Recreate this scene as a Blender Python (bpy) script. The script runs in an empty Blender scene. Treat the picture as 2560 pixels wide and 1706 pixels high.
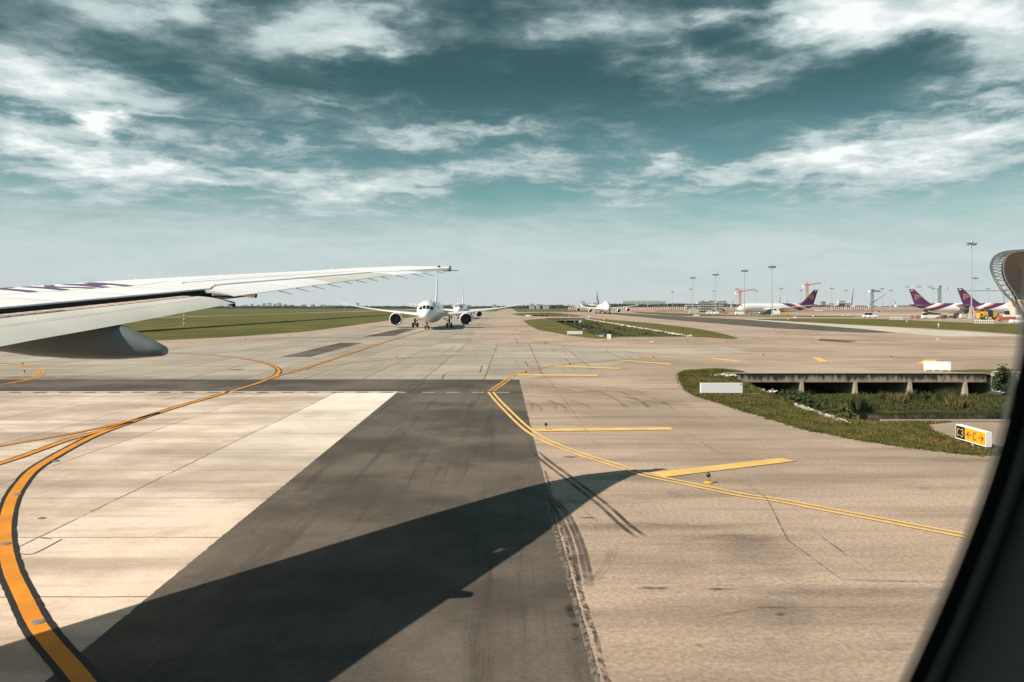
import bpy, bmesh, math, random
from math import sin, cos, pi, radians, atan2, sqrt
from mathutils import Vector, Matrix, noise
from mathutils.geometry import tessellate_polygon
random.seed(7)
sc = bpy.context.scene
COL = sc.collection
# ------------------------------------------------------------ camera, light, sky, exposure
FPX, CX, HY, EYE = 1991.0, 1280.0, 767.0, 6.0        # focal length in photo pixels, principal column, horizon row, eye height
cd = bpy.data.cameras.new('camera'); cam = bpy.data.objects.new('camera', cd); COL.objects.link(cam)
cam.location = (0, 0, EYE); cam.rotation_euler = (radians(90), 0, 0)
cd.sensor_width = 36; cd.lens = 36*FPX/2560; cd.shift_y = -(853-HY)/2560
cd.clip_start = .02; cd.clip_end = 20000
cd.dof.use_dof = True; cd.dof.focus_distance = 60; cd.dof.aperture_fstop = 13
sc.camera = cam
SUN = Vector((-1.05, -.40, 1.0)).normalized()
SEL = math.asin(SUN.z); SAZ = atan2(SUN.x, SUN.y)
ld = bpy.data.lights.new('sun', 'SUN'); ld.energy = 5.0; ld.angle = radians(.5); ld.color = (1, .90, .78)
sun = bpy.data.objects.new('sun', ld); COL.objects.link(sun); sun.rotation_euler = SUN.to_track_quat('Z', 'Y').to_euler()
sc.view_settings.view_transform = 'Standard'; sc.view_settings.look = 'None'
sc.view_settings.exposure = .34; sc.view_settings.gamma = 1

def build_world():
    w = bpy.data.worlds.new('World'); sc.world = w; w.use_nodes = True
    nt = w.node_tree; N = nt.nodes; L = nt.links; N.clear()
    def M(op, a, b=None, c=None, clamp=False):
        n = N.new('ShaderNodeMath'); n.operation = op; n.use_clamp = clamp
        for i, v in enumerate((a, b, c)):
            if v is None: continue
            if isinstance(v, (int, float)): n.inputs[i].default_value = v
            else: L.new(v, n.inputs[i])
        return n.outputs[0]
    def mix(f, a, b, bt='MIX'):
        n = N.new('ShaderNodeMix'); n.data_type = 'RGBA'; n.blend_type = bt
        for k, v in ((0, f), (6, a), (7, b)):
            if isinstance(v, (int, float)): n.inputs[k].default_value = v
            elif isinstance(v, tuple): n.inputs[k].default_value = v+(1,)
            else: L.new(v, n.inputs[k])
        return n.outputs[2]
    def sstep(v, a, b, t0=0., t1=1.):
        n = N.new('ShaderNodeMapRange'); n.interpolation_type = 'SMOOTHSTEP'
        L.new(v, n.inputs[0]); n.inputs[1].default_value = a; n.inputs[2].default_value = b
        n.inputs[3].default_value = t0; n.inputs[4].default_value = t1
        return n.outputs[0]
    tc = N.new('ShaderNodeTexCoord'); nrm = N.new('ShaderNodeVectorMath'); nrm.operation = 'NORMALIZE'
    L.new(tc.outputs['Generated'], nrm.inputs[0])
    sp = N.new('ShaderNodeSeparateXYZ'); L.new(nrm.outputs[0], sp.inputs[0])
    x, y, z = sp.outputs
    az = M('ARCTAN2', x, y); el = M('ARCSINE', z)
    zz = M('MAXIMUM', z, 0.0)
    # cloud sheet coordinates: direction projected on a high layer
    den = M('ADD', zz, .10)
    cb = N.new('ShaderNodeCombineXYZ'); L.new(M('DIVIDE', x, den), cb.inputs[0]); L.new(M('DIVIDE', y, den), cb.inputs[1])
    def nz(scale, detail, rough, vec, dist=0., off=None):
        n = N.new('ShaderNodeTexNoise'); n.inputs['Scale'].default_value = scale; n.inputs['Detail'].default_value = detail
        n.inputs['Roughness'].default_value = rough; n.inputs['Distortion'].default_value = dist
        L.new(vec, n.inputs['Vector']); return n
    n1 = nz(1.3, 6, .52, cb.outputs[0], .3)          # large cloud texture
    n2 = nz(4.2, 5, .54, cb.outputs[0], .2)           # fine wisps
    # warp of the (azimuth, elevation) frame in which the banks are placed
    ae = N.new('ShaderNodeCombineXYZ'); L.new(az, ae.inputs[0]); L.new(el, ae.inputs[1])
    st = N.new('ShaderNodeVectorMath'); st.operation = 'MULTIPLY'; L.new(ae.outputs[0], st.inputs[0]); st.inputs[1].default_value = (9, 24, 1)
    wn = nz(1.0, 5, .6, st.outputs[0])
    ws = N.new('ShaderNodeVectorMath'); ws.operation = 'SUBTRACT'; L.new(wn.outputs['Color'], ws.inputs[0]); ws.inputs[1].default_value = (.5, .5, .5)
    wm = N.new('ShaderNodeVectorMath'); wm.operation = 'MULTIPLY'; L.new(ws.outputs[0], wm.inputs[0]); wm.inputs[1].default_value = (.16, .075, 0)
    wa = N.new('ShaderNodeVectorMath'); wa.operation = 'ADD'; L.new(ae.outputs[0], wa.inputs[0]); L.new(wm.outputs[0], wa.inputs[1])
    P = wa.outputs[0]
    def blob(px, py, rx, ry, rot, s):
        a = atan2(px-CX, FPX); e = atan2(HY-py, sqrt(FPX**2+(px-CX)**2))
        mp = N.new('ShaderNodeMapping'); mp.vector_type = 'TEXTURE'
        mp.inputs[1].default_value = (a, e, 0); mp.inputs[2].default_value = (0, 0, radians(rot)); mp.inputs[3].default_value = (rx/2050, ry/2050, 1)
        L.new(P, mp.inputs[0])
        d = N.new('ShaderNodeVectorMath'); d.operation = 'DOT_PRODUCT'; L.new(mp.outputs[0], d.inputs[0]); L.new(mp.outputs[0], d.inputs[1])
        return M('MULTIPLY', M('EXPONENT', M('MULTIPLY', d.outputs[1], -1.0)), s)
    B = [(60,180,150,36,-6,.75),(230,235,230,45,-8,.38),(-20,235,200,60,0,.4),(256,312,48,26,-8,1.8),(60,305,45,24,-20,.5),(-30,300,60,40,0,.3),
         (120,385,260,40,-3,.85),(380,425,190,24,-9,.8),(90,350,180,30,-6,.5),(450,25,75,55,0,.85),(150,40,260,90,0,.42),(250,10,160,30,0,.3),
         (720,60,150,55,10,.72),(800,110,180,45,8,.55),(930,75,120,40,25,.45),(1000,60,200,60,0,.3),(600,215,90,22,-8,.5),(880,255,130,18,0,.38),
         (1040,350,170,26,-8,.66),(760,445,150,28,-4,.62),(960,460,170,26,-4,.5),(800,400,330,70,-3,.35),(520,480,330,40,0,.3),(780,520,260,20,0,.5),
         (250,480,280,22,0,.4),(1430,70,130,45,0,.42),(1520,50,150,30,10,.3),(1290,20,160,30,0,.25),(1740,140,150,55,0,.62),(1640,165,110,30,-6,.45),(1900,190,190,30,12,.5),
         (1700,75,140,35,12,.5),(2060,10,150,60,0,1.1),(2270,35,240,60,-4,1.3),(2500,60,180,60,-8,.85),(1850,40,220,22,0,.35),
         (1960,395,280,34,4,.85),(2200,380,230,55,8,.75),(2430,330,170,100,20,.7),(2600,250,130,110,30,.6),(1960,445,280,26,2,.5),(2300,440,300,40,4,.4),
         (1180,325,120,16,0,.42),(1560,333,110,16,-3,.5),(1600,415,220,26,0,.5),(620,390,300,50,-2,.25),(1150,430,260,34,0,.45),(1400,380,200,26,0,.35),(480,250,260,24,-6,.15),(1250,330,200,22,0,.4),(1500,470,300,24,0,.4),(1750,405,90,18,0,.4)]
    tot = None
    for b in B:
        v = blob(b[0], b[1], b[2]*1.05, b[3]*1.05, b[4], b[5]); tot = v if tot is None else M('ADD', tot, v)
    hole = M('ADD', M('ADD', blob(1770,95,120,38,0,.5), blob(2150,200,230,60,8,.35)), blob(1300,190,260,80,0,.25))
    n3 = nz(13., 4, .55, cb.outputs[0], .4)
    tex = M('MULTIPLY_ADD', n3.outputs[0], .20, M('MULTIPLY_ADD', n1.outputs[0], .60, M('MULTIPLY', n2.outputs[0], .52)))   # ~0.68 mean
    dens = M('MULTIPLY', tot, M('MULTIPLY_ADD', tex, 2.4, -.40))
    dens = M('SUBTRACT', M('ADD', dens, M('MULTIPLY', M('SUBTRACT', tex, .645), 2.0)), hole)
    sv = N.new('ShaderNodeVectorMath'); sv.operation = 'MULTIPLY'; L.new(P, sv.inputs[0]); sv.inputs[1].default_value = (5.5, 42, 1)
    n4 = nz(1., 7, .62, sv.outputs[0], .5)
    band = M('MULTIPLY', sstep(el, .04, .12), sstep(el, .17, .34, 1., .25))
    dens = M('ADD', dens, M('MULTIPLY', band, M('MULTIPLY', M('SUBTRACT', n4.outputs[0], .475), 2.7)))
    cov = sstep(dens, -.12, 1.3)
    hi = sstep(dens, .3, 1.35); hi2 = sstep(dens, 1.2, 2.4)
    # clear-sky colour: the Nishita sky toned to the photograph's teal
    sky = N.new('ShaderNodeTexSky'); sky.sky_type = 'NISHITA'; sky.sun_disc = False
    sky.sun_elevation = SEL; sky.sun_rotation = SAZ; sky.air_density = 1.2; sky.dust_density = 1.0; sky.ozone_density = 2.0
    k = N.new('ShaderNodeVectorMath'); k.operation = 'SCALE'; L.new(sky.outputs[0], k.inputs[0]); k.inputs[3].default_value = 0.1
    clear = mix(1., k.outputs[0], SKYTINT, 'MULTIPLY')
    g = mix(M('MULTIPLY', sstep(el, .11, .29), sstep(y, -.1, .5)), (1., 1.03, 1.08), (.34, .42, .385))
    clear = mix(1., clear, g, 'MULTIPLY')
    cl = mix(hi2, mix(hi, (.20, .30, .315), (.47, .56, .565)), (.84, .88, .87))
    out = mix(cov, clear, cl)
    # pale humid air toward the horizon, its upper limit broken by the cloud texture
    HZC = mix(sstep(n4.outputs[0], .35, .65), (.455, .55, .565), (.53, .62, .625))
    hz = M('ADD', el, M('MULTIPLY', M('SUBTRACT', .62, tex), .09))
    out = mix(sstep(hz, .06, .155, .95, 0.), out, HZC)
    out = mix(sstep(el, .0, .10, .6, 0.), out, (.565, .605, .605))
    bg = N.new('ShaderNodeBackground'); L.new(out, bg.inputs[0]); bg.inputs[1].default_value = SKYSTR
    o = N.new('ShaderNodeOutputWorld'); L.new(bg.outputs[0], o.inputs[0])
SKYTINT = (.50, .74, .62); SKYSTR = .92
build_world()

# ------------------------------------------------------------ helpers
def G(px, py, z=0.):                   # photo pixel -> point of the level plane z
    Y = FPX*(EYE-z)/(py-HY); return Vector(((px-CX)/FPX*Y, Y, z))
def PT(px, py, Y): return Vector(((px-CX)/FPX*Y, Y, EYE+(HY-py)/FPX*Y))

def tag(o, label=None, cat=None, group=None, kind=None):
    if label: o['label'] = label
    if cat: o['category'] = cat
    if group: o['group'] = group
    if kind: o['kind'] = kind
    return o
def empty(name, loc=(0,0,0), rz=0., label=None, cat=None, group=None):
    o = bpy.data.objects.new(name, None); COL.objects.link(o); o.location = loc; o.rotation_euler = (0,0,rz)
    o.empty_display_size = .2
    return tag(o, label, cat, group)
def copy_tree(o, parent=None):
    c = o.copy(); COL.objects.link(c); c.parent = parent
    for ch in list(o.children): copy_tree(ch, c)
    return c

class MB:
    def __init__(s): s.v = []; s.f = []; s.mi = []; s.cur = 0
    def face(s, pts):
        n = len(s.v); s.v += [tuple(p) for p in pts]; s.f.append(tuple(range(n, n+len(pts)))); s.mi.append(s.cur)
    def addf(s, idx): s.f.append(tuple(idx)); s.mi.append(s.cur)
    def box(s, x0, x1, y0, y1, z0, z1):
        n = len(s.v)
        s.v += [(x,y,z) for z in (z0,z1) for x,y in ((x0,y0),(x1,y0),(x1,y1),(x0,y1))]
        for q in ((3,2,1,0),(4,5,6,7),(0,1,5,4),(1,2,6,5),(2,3,7,6),(3,0,4,7)): s.addf([n+i for i in q])
    def hexa(s, b, t):                 # bottom 4 pts (ccw), top 4 pts
        n = len(s.v); s.v += [tuple(p) for p in b]+[tuple(p) for p in t]
        for q in ((3,2,1,0),(4,5,6,7),(0,1,5,4),(1,2,6,5),(2,3,7,6),(3,0,4,7)): s.addf([n+i for i in q])
    def tube(s, a, b, r0, r1=None, n=8, cap=True):
        a = Vector(a); b = Vector(b); r1 = r0 if r1 is None else r1
        d = (b-a); 
        if d.length < 1e-9: return
        d.normalize(); u = d.orthogonal().normalized(); w = d.cross(u); k = len(s.v)
        for c, r in ((a, r0), (b, r1)):
            for i in range(n):
                t = 2*pi*i/n; s.v.append(tuple(c+u*(r*cos(t))+w*(r*sin(t))))
        for i in range(n):
            j = (i+1)%n; s.addf((k+i, k+j, k+n+j, k+n+i))
        if cap: s.addf([k+i for i in reversed(range(n))]); s.addf([k+n+i for i in range(n)])
    def loft(s, rings, closed=True, cap0=False, cap1=False):
        k = len(s.v); m = len(rings[0])
        for r in rings: s.v += [tuple(p) for p in r]
        for a in range(len(rings)-1):
            for i in range(m if closed else m-1):
                j = (i+1)%m; s.addf((k+a*m+i, k+a*m+j, k+(a+1)*m+j, k+(a+1)*m+i))
        if cap0: s.addf([k+i for i in reversed(range(m))])
        if cap1: s.addf([k+(len(rings)-1)*m+i for i in range(m)])
    def lathe(s, o, ax, prof, n=24, cap0=False, cap1=False):   # prof: list of (dist along ax, radius)
        o = Vector(o); ax = Vector(ax).normalized(); u = ax.orthogonal().normalized(); w = ax.cross(u)
        s.loft([[o+ax*d+u*(r*cos(2*pi*i/n))+w*(r*sin(2*pi*i/n)) for i in range(n)] for d, r in prof], True, cap0, cap1)
    def grid(s, nx, ny, fn):
        k = len(s.v)
        for j in range(ny+1):
            for i in range(nx+1): s.v.append(tuple(fn(i/nx, j/ny)))
        for j in range(ny):
            for i in range(nx): s.addf((k+j*(nx+1)+i, k+j*(nx+1)+i+1, k+(j+1)*(nx+1)+i+1, k+(j+1)*(nx+1)+i))
    def poly(s, pts, holes=()):        # flat polygon with holes
        loops = [[Vector(p) for p in pts]]+[[Vector(p) for p in h] for h in holes]
        k = len(s.v); allp = [p for l in loops for p in l]; s.v += [tuple(p) for p in allp]
        for t in tessellate_polygon(loops):
            a, b, c = [allp[i] for i in t]
            nz_ = (b-a).cross(c-a).z
            s.addf([k+i for i in (t if nz_ >= 0 else reversed(t))])
    def build(s, name, mats, parent=None, smooth=False, sharp=None):
        me = bpy.data.meshes.new(name); me.from_pydata(s.v, [], s.f)
        if not isinstance(mats, (list, tuple)): mats = [mats]
        for m in mats: me.materials.append(m)
        if len(mats) > 1: me.polygons.foreach_set('material_index', s.mi)
        if smooth:
            me.polygons.foreach_set('use_smooth', [True]*len(me.polygons))
            me.set_sharp_from_angle(angle=radians(sharp or 40))
        me.update()
        o = bpy.data.objects.new(name, me); COL.objects.link(o)
        if parent: o.parent = parent
        return o

def spline(pts, n=8, closed=False):    # Catmull-Rom through 2D/3D points
    P = [Vector(p) for p in pts]; out = []
    m = len(P)
    for i in range(m if closed else m-1):
        if closed: a,b,c,d = P[(i-1)%m],P[i],P[(i+1)%m],P[(i+2)%m]
        else: a,b,c,d = P[max(i-1,0)],P[i],P[i+1],P[min(i+2,m-1)]
        for k in range(n):
            t = k/n
            out.append(.5*((2*b)+(c-a)*t+(2*a-5*b+4*c-d)*t*t+(3*b-a-3*c+d)*t**3))
    if not closed: out.append(P[-1])
    return out
def ribbon(mb, pts, w, z, off=0., rag=0., rs=1.):     # flat strip of width w along a ground polyline
    L_, R_ = [], []
    for i, p in enumerate(pts):
        t = (pts[min(i+1,len(pts)-1)]-pts[max(i-1,0)]); t = Vector((t.x,t.y,0)); t.normalize(); nn = Vector((-t.y,t.x,0))
        ww = w(i/(len(pts)-1)) if callable(w) else w
        ja = rag*(noise.noise(Vector((p.x*rs, p.y*rs, 1.3)))); jb = rag*(noise.noise(Vector((p.x*rs, p.y*rs, 7.7))))
        c = Vector((p.x, p.y, z))+nn*off
        L_.append(c+nn*(ww/2+ja)); R_.append(c-nn*(ww/2+jb))
    k = len(mb.v); mb.v += [tuple(p) for p in L_]+[tuple(p) for p in R_]; m = len(pts)
    for i in range(m-1): mb.addf((k+m+i, k+m+i+1, k+i+1, k+i))

# ------------------------------------------------------------ materials
MATS = {}
def mat(name, col, rough=.6, metal=0., var=.0, vscale=1., spec=.5, bump=0., bscale=20., coat=0., obj=False):
    if name in MATS: return MATS[name]
    m = bpy.data.materials.new(name); m.use_nodes = True; nt = m.node_tree; N = nt.nodes; L = nt.links
    b = N['Principled BSDF']; b.inputs['Roughness'].default_value = rough; b.inputs['Metallic'].default_value = metal
    b.inputs['Specular IOR Level'].default_value = spec; b.inputs['Coat Weight'].default_value = coat
    b.inputs['Base Color'].default_value = (*col, 1)
    tc = N.new('ShaderNodeTexCoord'); co = tc.outputs['Object']
    if var:
        n = N.new('ShaderNodeTexNoise'); n.inputs['Scale'].default_value = vscale; n.inputs['Detail'].default_value = 6; L.new(co, n.inputs['Vector'])
        r = N.new('ShaderNodeMapRange'); r.inputs[1].default_value = .3; r.inputs[2].default_value = .7
        r.inputs[3].default_value = 1-var; r.inputs[4].default_value = 1+var; L.new(n.outputs[0], r.inputs[0])
        s_ = N.new('ShaderNodeVectorMath'); s_.operation = 'SCALE'; s_.inputs[0].default_value = col; L.new(r.outputs[0], s_.inputs[3])
        L.new(s_.outputs[0], b.inputs['Base Color'])
    if bump:
        n = N.new('ShaderNodeTexNoise'); n.inputs['Scale'].default_value = bscale; n.inputs['Detail'].default_value = 5; L.new(co, n.inputs['Vector'])
        bp = N.new('ShaderNodeBump'); bp.inputs['Strength'].default_value = bump; bp.inputs['Distance'].default_value = .02
        L.new(n.outputs[0], bp.inputs['Height']); L.new(bp.outputs[0], b.inputs['Normal'])
    MATS[name] = m; return m

def paving(name, base, alt, stain=(.08,.065,.055), stain_amt=.5, speck=.25, joints=None, streak=0., bright=None, rough=.9, streak_axis='Y', big=.045, slab=.07, xband=1.):
    """Weathered pavement: two tones in large patches, mid blotches, fine aggregate, optional slab joints (x list, y pitch)."""
    m = bpy.data.materials.new(name); m.use_nodes = True; nt = m.node_tree; N = nt.nodes; L = nt.links
    b = N['Principled BSDF']; b.inputs['Roughness'].default_value = rough; b.inputs['Specular IOR Level'].default_value = .25
    geo = N.new('ShaderNodeNewGeometry'); pos = geo.outputs['Position']
    def nz(scale, det=5, rough_=.6, vec=pos, dist=0.):
        n = N.new('ShaderNodeTexNoise'); n.inputs['Scale'].default_value = scale; n.inputs['Detail'].default_value = det
        n.inputs['Roughness'].default_value = rough_; n.inputs['Distortion'].default_value = dist; L.new(vec, n.inputs['Vector']); return n.outputs[0]
    def mr(v, a, c, d, e, smooth=True):
        n = N.new('ShaderNodeMapRange'); n.interpolation_type = 'SMOOTHSTEP' if smooth else 'LINEAR'
        L.new(v, n.inputs[0]); n.inputs[1].default_value = a; n.inputs[2].default_value = c; n.inputs[3].default_value = d; n.inputs[4].default_value = e; return n.outputs[0]
    def mixc(f, a, c, bt='MIX'):
        n = N.new('ShaderNodeMix'); n.data_type = 'RGBA'; n.blend_type = bt
        for k, v in ((0,f),(6,a),(7,c)):
            if isinstance(v,(int,float)): n.inputs[k].default_value = v
            elif isinstance(v,tuple): n.inputs[k].default_value = (*v,1)
            else: L.new(v, n.inputs[k])
        return n.outputs[2]
    def M(op, a, c=None):
        n = N.new('ShaderNodeMath'); n.operation = op
        for i, v in enumerate((a,c)):
            if v is None: continue
            if isinstance(v,(int,float)): n.inputs[i].default_value = v
            else: L.new(v, n.inputs[i])
        return n.outputs[0]
    def mapv(sx, sy, off=0):
        mp = N.new('ShaderNodeMapping'); mp.inputs[3].default_value = (sx, sy, 1); mp.inputs[1].default_value = (off, off*1.7, 0); L.new(pos, mp.inputs[0]); return mp.outputs[0]
    c = mixc(mr(nz(big, 5, .65), .38, .62, 0, 1), base, alt)
    # across-track weathering streaks
    c = mixc(mr(nz(1, 5, .6, mapv(.06, .5)), .46, .66, 0, .7*xband), c, tuple(x*.72 for x in base))
    c = mixc(mr(nz(1, 5, .6, mapv(.5, .06, 31)), .5, .72, 0, .35), c, tuple(min(1, x*1.3) for x in base))
    c = mixc(mr(nz(1, 6, .7, mapv(.12, 1.6, 71)), .5, .7, 0, .45*xband), c, tuple(x*.78 for x in base))
    if streak:
        v = mapv(1.5, .05, 11) if streak_axis == 'Y' else mapv(.05, 1.5, 11)
        c = mixc(mr(nz(1, 6, .7, v), .5, .75, 0, streak), c, tuple(x*.6 for x in base))
    c = mixc(mr(nz(.55, 7, .72, mapv(1, 1, 5)), .56, .74, 0, stain_amt*.6), c, stain)
    c = mixc(mr(nz(3.1, 4, .7, mapv(1, 1, 9)), .68, .76, 0, stain_amt), c, stain)
    c = mixc(1., c, mixc(mr(nz(9, 4, .75), .3, .7, 0, 1), (1-speck,)*3, (1+speck,)*3), 'MULTIPLY')
    c = mixc(1., c, mixc(mr(nz(42, 3, .7), .3, .7, 0, 1), (1-speck,)*3, (1+speck,)*3), 'MULTIPLY')
    sp = N.new('ShaderNodeSeparateXYZ'); L.new(pos, sp.inputs[0])
    if bright:                                   # a newer, whiter run of slabs between two joints
        x0, x1, col2, y0, y1 = bright
        f = M('MULTIPLY', M('MULTIPLY', M('GREATER_THAN', sp.outputs[0], x0), M('LESS_THAN', sp.outputs[0], x1)), mr(sp.outputs[1], y0, y1, 0, 1))
        f = M('MULTIPLY', f, mr(nz(.3, 5, .6, mapv(1, .5, 3)), .25, .6, .35, 1.))
        c = mixc(f, c, col2)
    if joints:
        xs0, xp, ys0, yp, wd = joints
        cbx = N.new('ShaderNodeCombineXYZ'); L.new(M('FLOOR', M('DIVIDE', M('SUBTRACT', sp.outputs[0], xs0), xp)), cbx.inputs[0]); L.new(M('FLOOR', M('DIVIDE', M('SUBTRACT', sp.outputs[1], ys0), yp*2)), cbx.inputs[1])
        wn_ = N.new('ShaderNodeTexWhiteNoise'); wn_.noise_dimensions = '2D'; L.new(cbx.outputs[0], wn_.inputs['Vector'])
        c = mixc(1., c, mixc(wn_.outputs['Value'], (1-slab,)*3, (1+slab*.8,)*3), 'MULTIPLY')
        wob = M('MULTIPLY', M('SUBTRACT', nz(1.2, 3, .6), .5), .10)
        def line(v, o, p, w_):
            t = M('ADD', M('SUBTRACT', v, o), wob); t = M('DIVIDE', t, p); t = M('SUBTRACT', t, M('ROUND', t)); return M('LESS_THAN', M('MULTIPLY', M('ABSOLUTE', t), p), w_)
        jl = M('MAXIMUM', line(sp.outputs[0], xs0, xp, wd), line(sp.outputs[1], ys0, yp, wd*.8))
        jl = M('MULTIPLY', jl, mr(nz(.9, 4, .6, mapv(1,1,17)), .34, .48, .25, .92))
        c = mixc(jl, c, tuple(x*.3 for x in base))
    L.new(c, b.inputs['Base Color'])
    bp = N.new('ShaderNodeBump'); bp.inputs['Strength'].default_value = .35; bp.inputs['Distance'].default_value = .01
    L.new(nz(30, 4, .7), bp.inputs['Height']); L.new(bp.outputs[0], b.inputs['Normal'])
    MATS[name] = m; return m

def paint_mat(name, col, wear=.35, wcol=(.30,.22,.16)):
    m = bpy.data.materials.new(name); m.use_nodes = True; nt = m.node_tree; N = nt.nodes; L = nt.links
    b = N['Principled BSDF']; b.inputs['Roughness'].default_value = .7; b.inputs['Specular IOR Level'].default_value = .3
    geo = N.new('ShaderNodeNewGeometry')
    def nz(s, d=5, r=.65):
        n = N.new('ShaderNodeTexNoise'); n.inputs['Scale'].default_value = s; n.inputs['Detail'].default_value = d; n.inputs['Roughness'].default_value = r; L.new(geo.outputs['Position'], n.inputs['Vector']); return n.outputs[0]
    def mr(v, a, c, d, e):
        n = N.new('ShaderNodeMapRange'); n.interpolation_type='SMOOTHSTEP'; L.new(v, n.inputs[0])
        for i, q in enumerate((a,c,d,e)): n.inputs[i+1].default_value = q
        return n.outputs[0]
    def mixc(f, a, c):
        n = N.new('ShaderNodeMix'); n.data_type = 'RGBA'
        for k, v in ((0,f),(6,a),(7,c)):
            if isinstance(v,tuple): n.inputs[k].default_value = (*v,1)
            else: L.new(v, n.inputs[k])
        return n.outputs[2]
    c = mixc(mr(nz(.7), .35, .65, 0, 1), col, tuple(x*.8 for x in col))
    c = mixc(mr(nz(2.5, 6, .7), .56, .7, 0, wear), c, wcol)
    c = mixc(mr(nz(25, 3, .7), .6, .75, 0, wear), c, wcol)
    L.new(c, b.inputs['Base Color']); MATS[name] = m; return m

def mark_mat(name, col, dens=.7, scale=(2.,2.), lo=.4, hi=.62, rot=0.):   # worn film: rubber, oil, repair paint, with gaps
    m = bpy.data.materials.new(name); m.use_nodes = True; nt = m.node_tree; N = nt.nodes; L = nt.links
    b = N['Principled BSDF']; b.inputs['Base Color'].default_value = (*col,1); b.inputs['Roughness'].default_value = .85; b.inputs['Specular IOR Level'].default_value = .2
    geo = N.new('ShaderNodeNewGeometry'); mp = N.new('ShaderNodeMapping'); mp.inputs[3].default_value = (scale[0], scale[1], 1); mp.inputs[2].default_value = (0,0,rot); L.new(geo.outputs['Position'], mp.inputs[0])
    n = N.new('ShaderNodeTexNoise'); n.inputs['Scale'].default_value = 1; n.inputs['Detail'].default_value = 8; n.inputs['Roughness'].default_value = .7; L.new(mp.outputs[0], n.inputs['Vector'])
    r = N.new('ShaderNodeMapRange'); r.interpolation_type='SMOOTHSTEP'; L.new(n.outputs[0], r.inputs[0]); r.inputs[1].default_value = lo; r.inputs[2].default_value = hi; r.inputs[4].default_value = dens
    at = N.new('ShaderNodeAttribute'); at.attribute_name = 'fade'
    mu = N.new('ShaderNodeMath'); mu.operation = 'MULTIPLY'; L.new(r.outputs[0], mu.inputs[0]); L.new(at.outputs['Fac'], mu.inputs[1])
    L.new(mu.outputs[0], b.inputs['Alpha']); MATS[name] = m; return m
def set_fade(o, vals):
    a = o.data.attributes.new('fade', 'FLOAT', 'POINT'); a.data.foreach_set('value', vals)

def turf_mat(name, g1=(.088,.085,.024), g2=(.145,.122,.036), dry=(.24,.165,.06), dry_amt=.5, sc_=.12):
    m = bpy.data.materials.new(name); m.use_nodes = True; nt = m.node_tree; N = nt.nodes; L = nt.links
    b = N['Principled BSDF']; b.inputs['Roughness'].default_value = 1; b.inputs['Specular IOR Level'].default_value = .1
    geo = N.new('ShaderNodeNewGeometry')
    def nz(s, d=6, r=.65):
        n = N.new('ShaderNodeTexNoise'); n.inputs['Scale'].default_value = s; n.inputs['Detail'].default_value = d; n.inputs['Roughness'].default_value = r; L.new(geo.outputs['Position'], n.inputs['Vector']); return n.outputs[0]
    def mr(v, a, c, d, e):
        n = N.new('ShaderNodeMapRange'); n.interpolation_type='SMOOTHSTEP'; L.new(v, n.inputs[0])
        for i, q in enumerate((a,c,d,e)): n.inputs[i+1].default_value = q
        return n.outputs[0]
    def mixc(f, a, c, bt='MIX'):
        n = N.new('ShaderNodeMix'); n.data_type = 'RGBA'; n.blend_type = bt
        for k, v in ((0,f),(6,a),(7,c)):
            if isinstance(v,(int,float)): n.inputs[k].default_value = v
            elif isinstance(v,tuple): n.inputs[k].default_value = (*v,1)
            else: L.new(v, n.inputs[k])
        return n.outputs[2]
    c = mixc(mr(nz(sc_), .38, .6, 0, 1), g1, g2)
    c = mixc(mr(nz(sc_*2.3, 7, .7), .52, .7, 0, dry_amt), c, dry)
    c = mixc(1., c, mixc(mr(nz(4.5, 5, .8), .3, .7, 0, 1), (.62,)*3, (1.35,)*3), 'MULTIPLY')
    L.new(c, b.inputs['Base Color'])
    bp = N.new('ShaderNodeBump'); bp.inputs['Strength'].default_value = .8; bp.inputs['Distance'].default_value = .08
    L.new(nz(6, 5, .8), bp.inputs['Height']); L.new(bp.outputs[0], b.inputs['Normal'])
    MATS[name] = m; return m

TAN = paving('tan_asphalt', (.32,.24,.178), (.46,.345,.26), stain=(.10,.078,.062), stain_amt=.7, speck=.24)
FARTAN = TAN
CONC = paving('pale_concrete', (.45,.345,.265), (.68,.565,.455), stain=(.32,.215,.14), stain_amt=.6, speck=.09, joints=(-12.3,5.,16.45,4.25,.033), bright=(-12.3,-6,(.74,.66,.56),22,52), big=.16)
MIDC = paving('grey_concrete', (.33,.285,.225), (.42,.36,.285), stain=(.15,.12,.095), stain_amt=.4, speck=.1, joints=(-12.3,5.,70,6.,.05), streak=.7, big=.03, slab=.15)
DARKA = paving('dark_asphalt', (.070,.058,.047), (.140,.116,.092), stain=(.05,.04,.033), stain_amt=.5, speck=.14, streak=.75, xband=.12, big=.13)
PINK = paving('pinkish_asphalt', (.38,.28,.212), (.45,.345,.27), stain=(.2,.15,.12), stain_amt=.35, speck=.12, streak=.5, big=.02)
TURF = turf_mat('turf'); TURF_DRY = turf_mat('turf_dry', (.07,.08,.017), (.12,.10,.026), (.24,.155,.06), .8, .25)
FIELD = turf_mat('field_turf', (.075,.082,.022), (.13,.12,.034), (.20,.155,.06), .6, .028)
ORANGE = paint_mat('orange_paint', (.70,.26,.022), .5, (.45,.25,.10)); BLACKP = paint_mat('black_paint', (.022,.021,.02), .3, (.1,.08,.06))
YELLOW = paint_mat('yellow_paint', (.80,.51,.165), .5, (.5,.33,.17)); WHITEP = paint_mat('white_paint', (.72,.62,.48), .3, (.4,.32,.25))
THINO = paint_mat('faded_orange_paint', (.55,.25,.09), .6, (.40,.26,.17))
WHITE = mat('white_gloss_paint', (.80,.80,.78), .25, var=.02, vscale=.6, coat=.3)
WHITE2 = mat('white_sign_paint', (.92,.91,.89), .45, var=.02, vscale=3)
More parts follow.
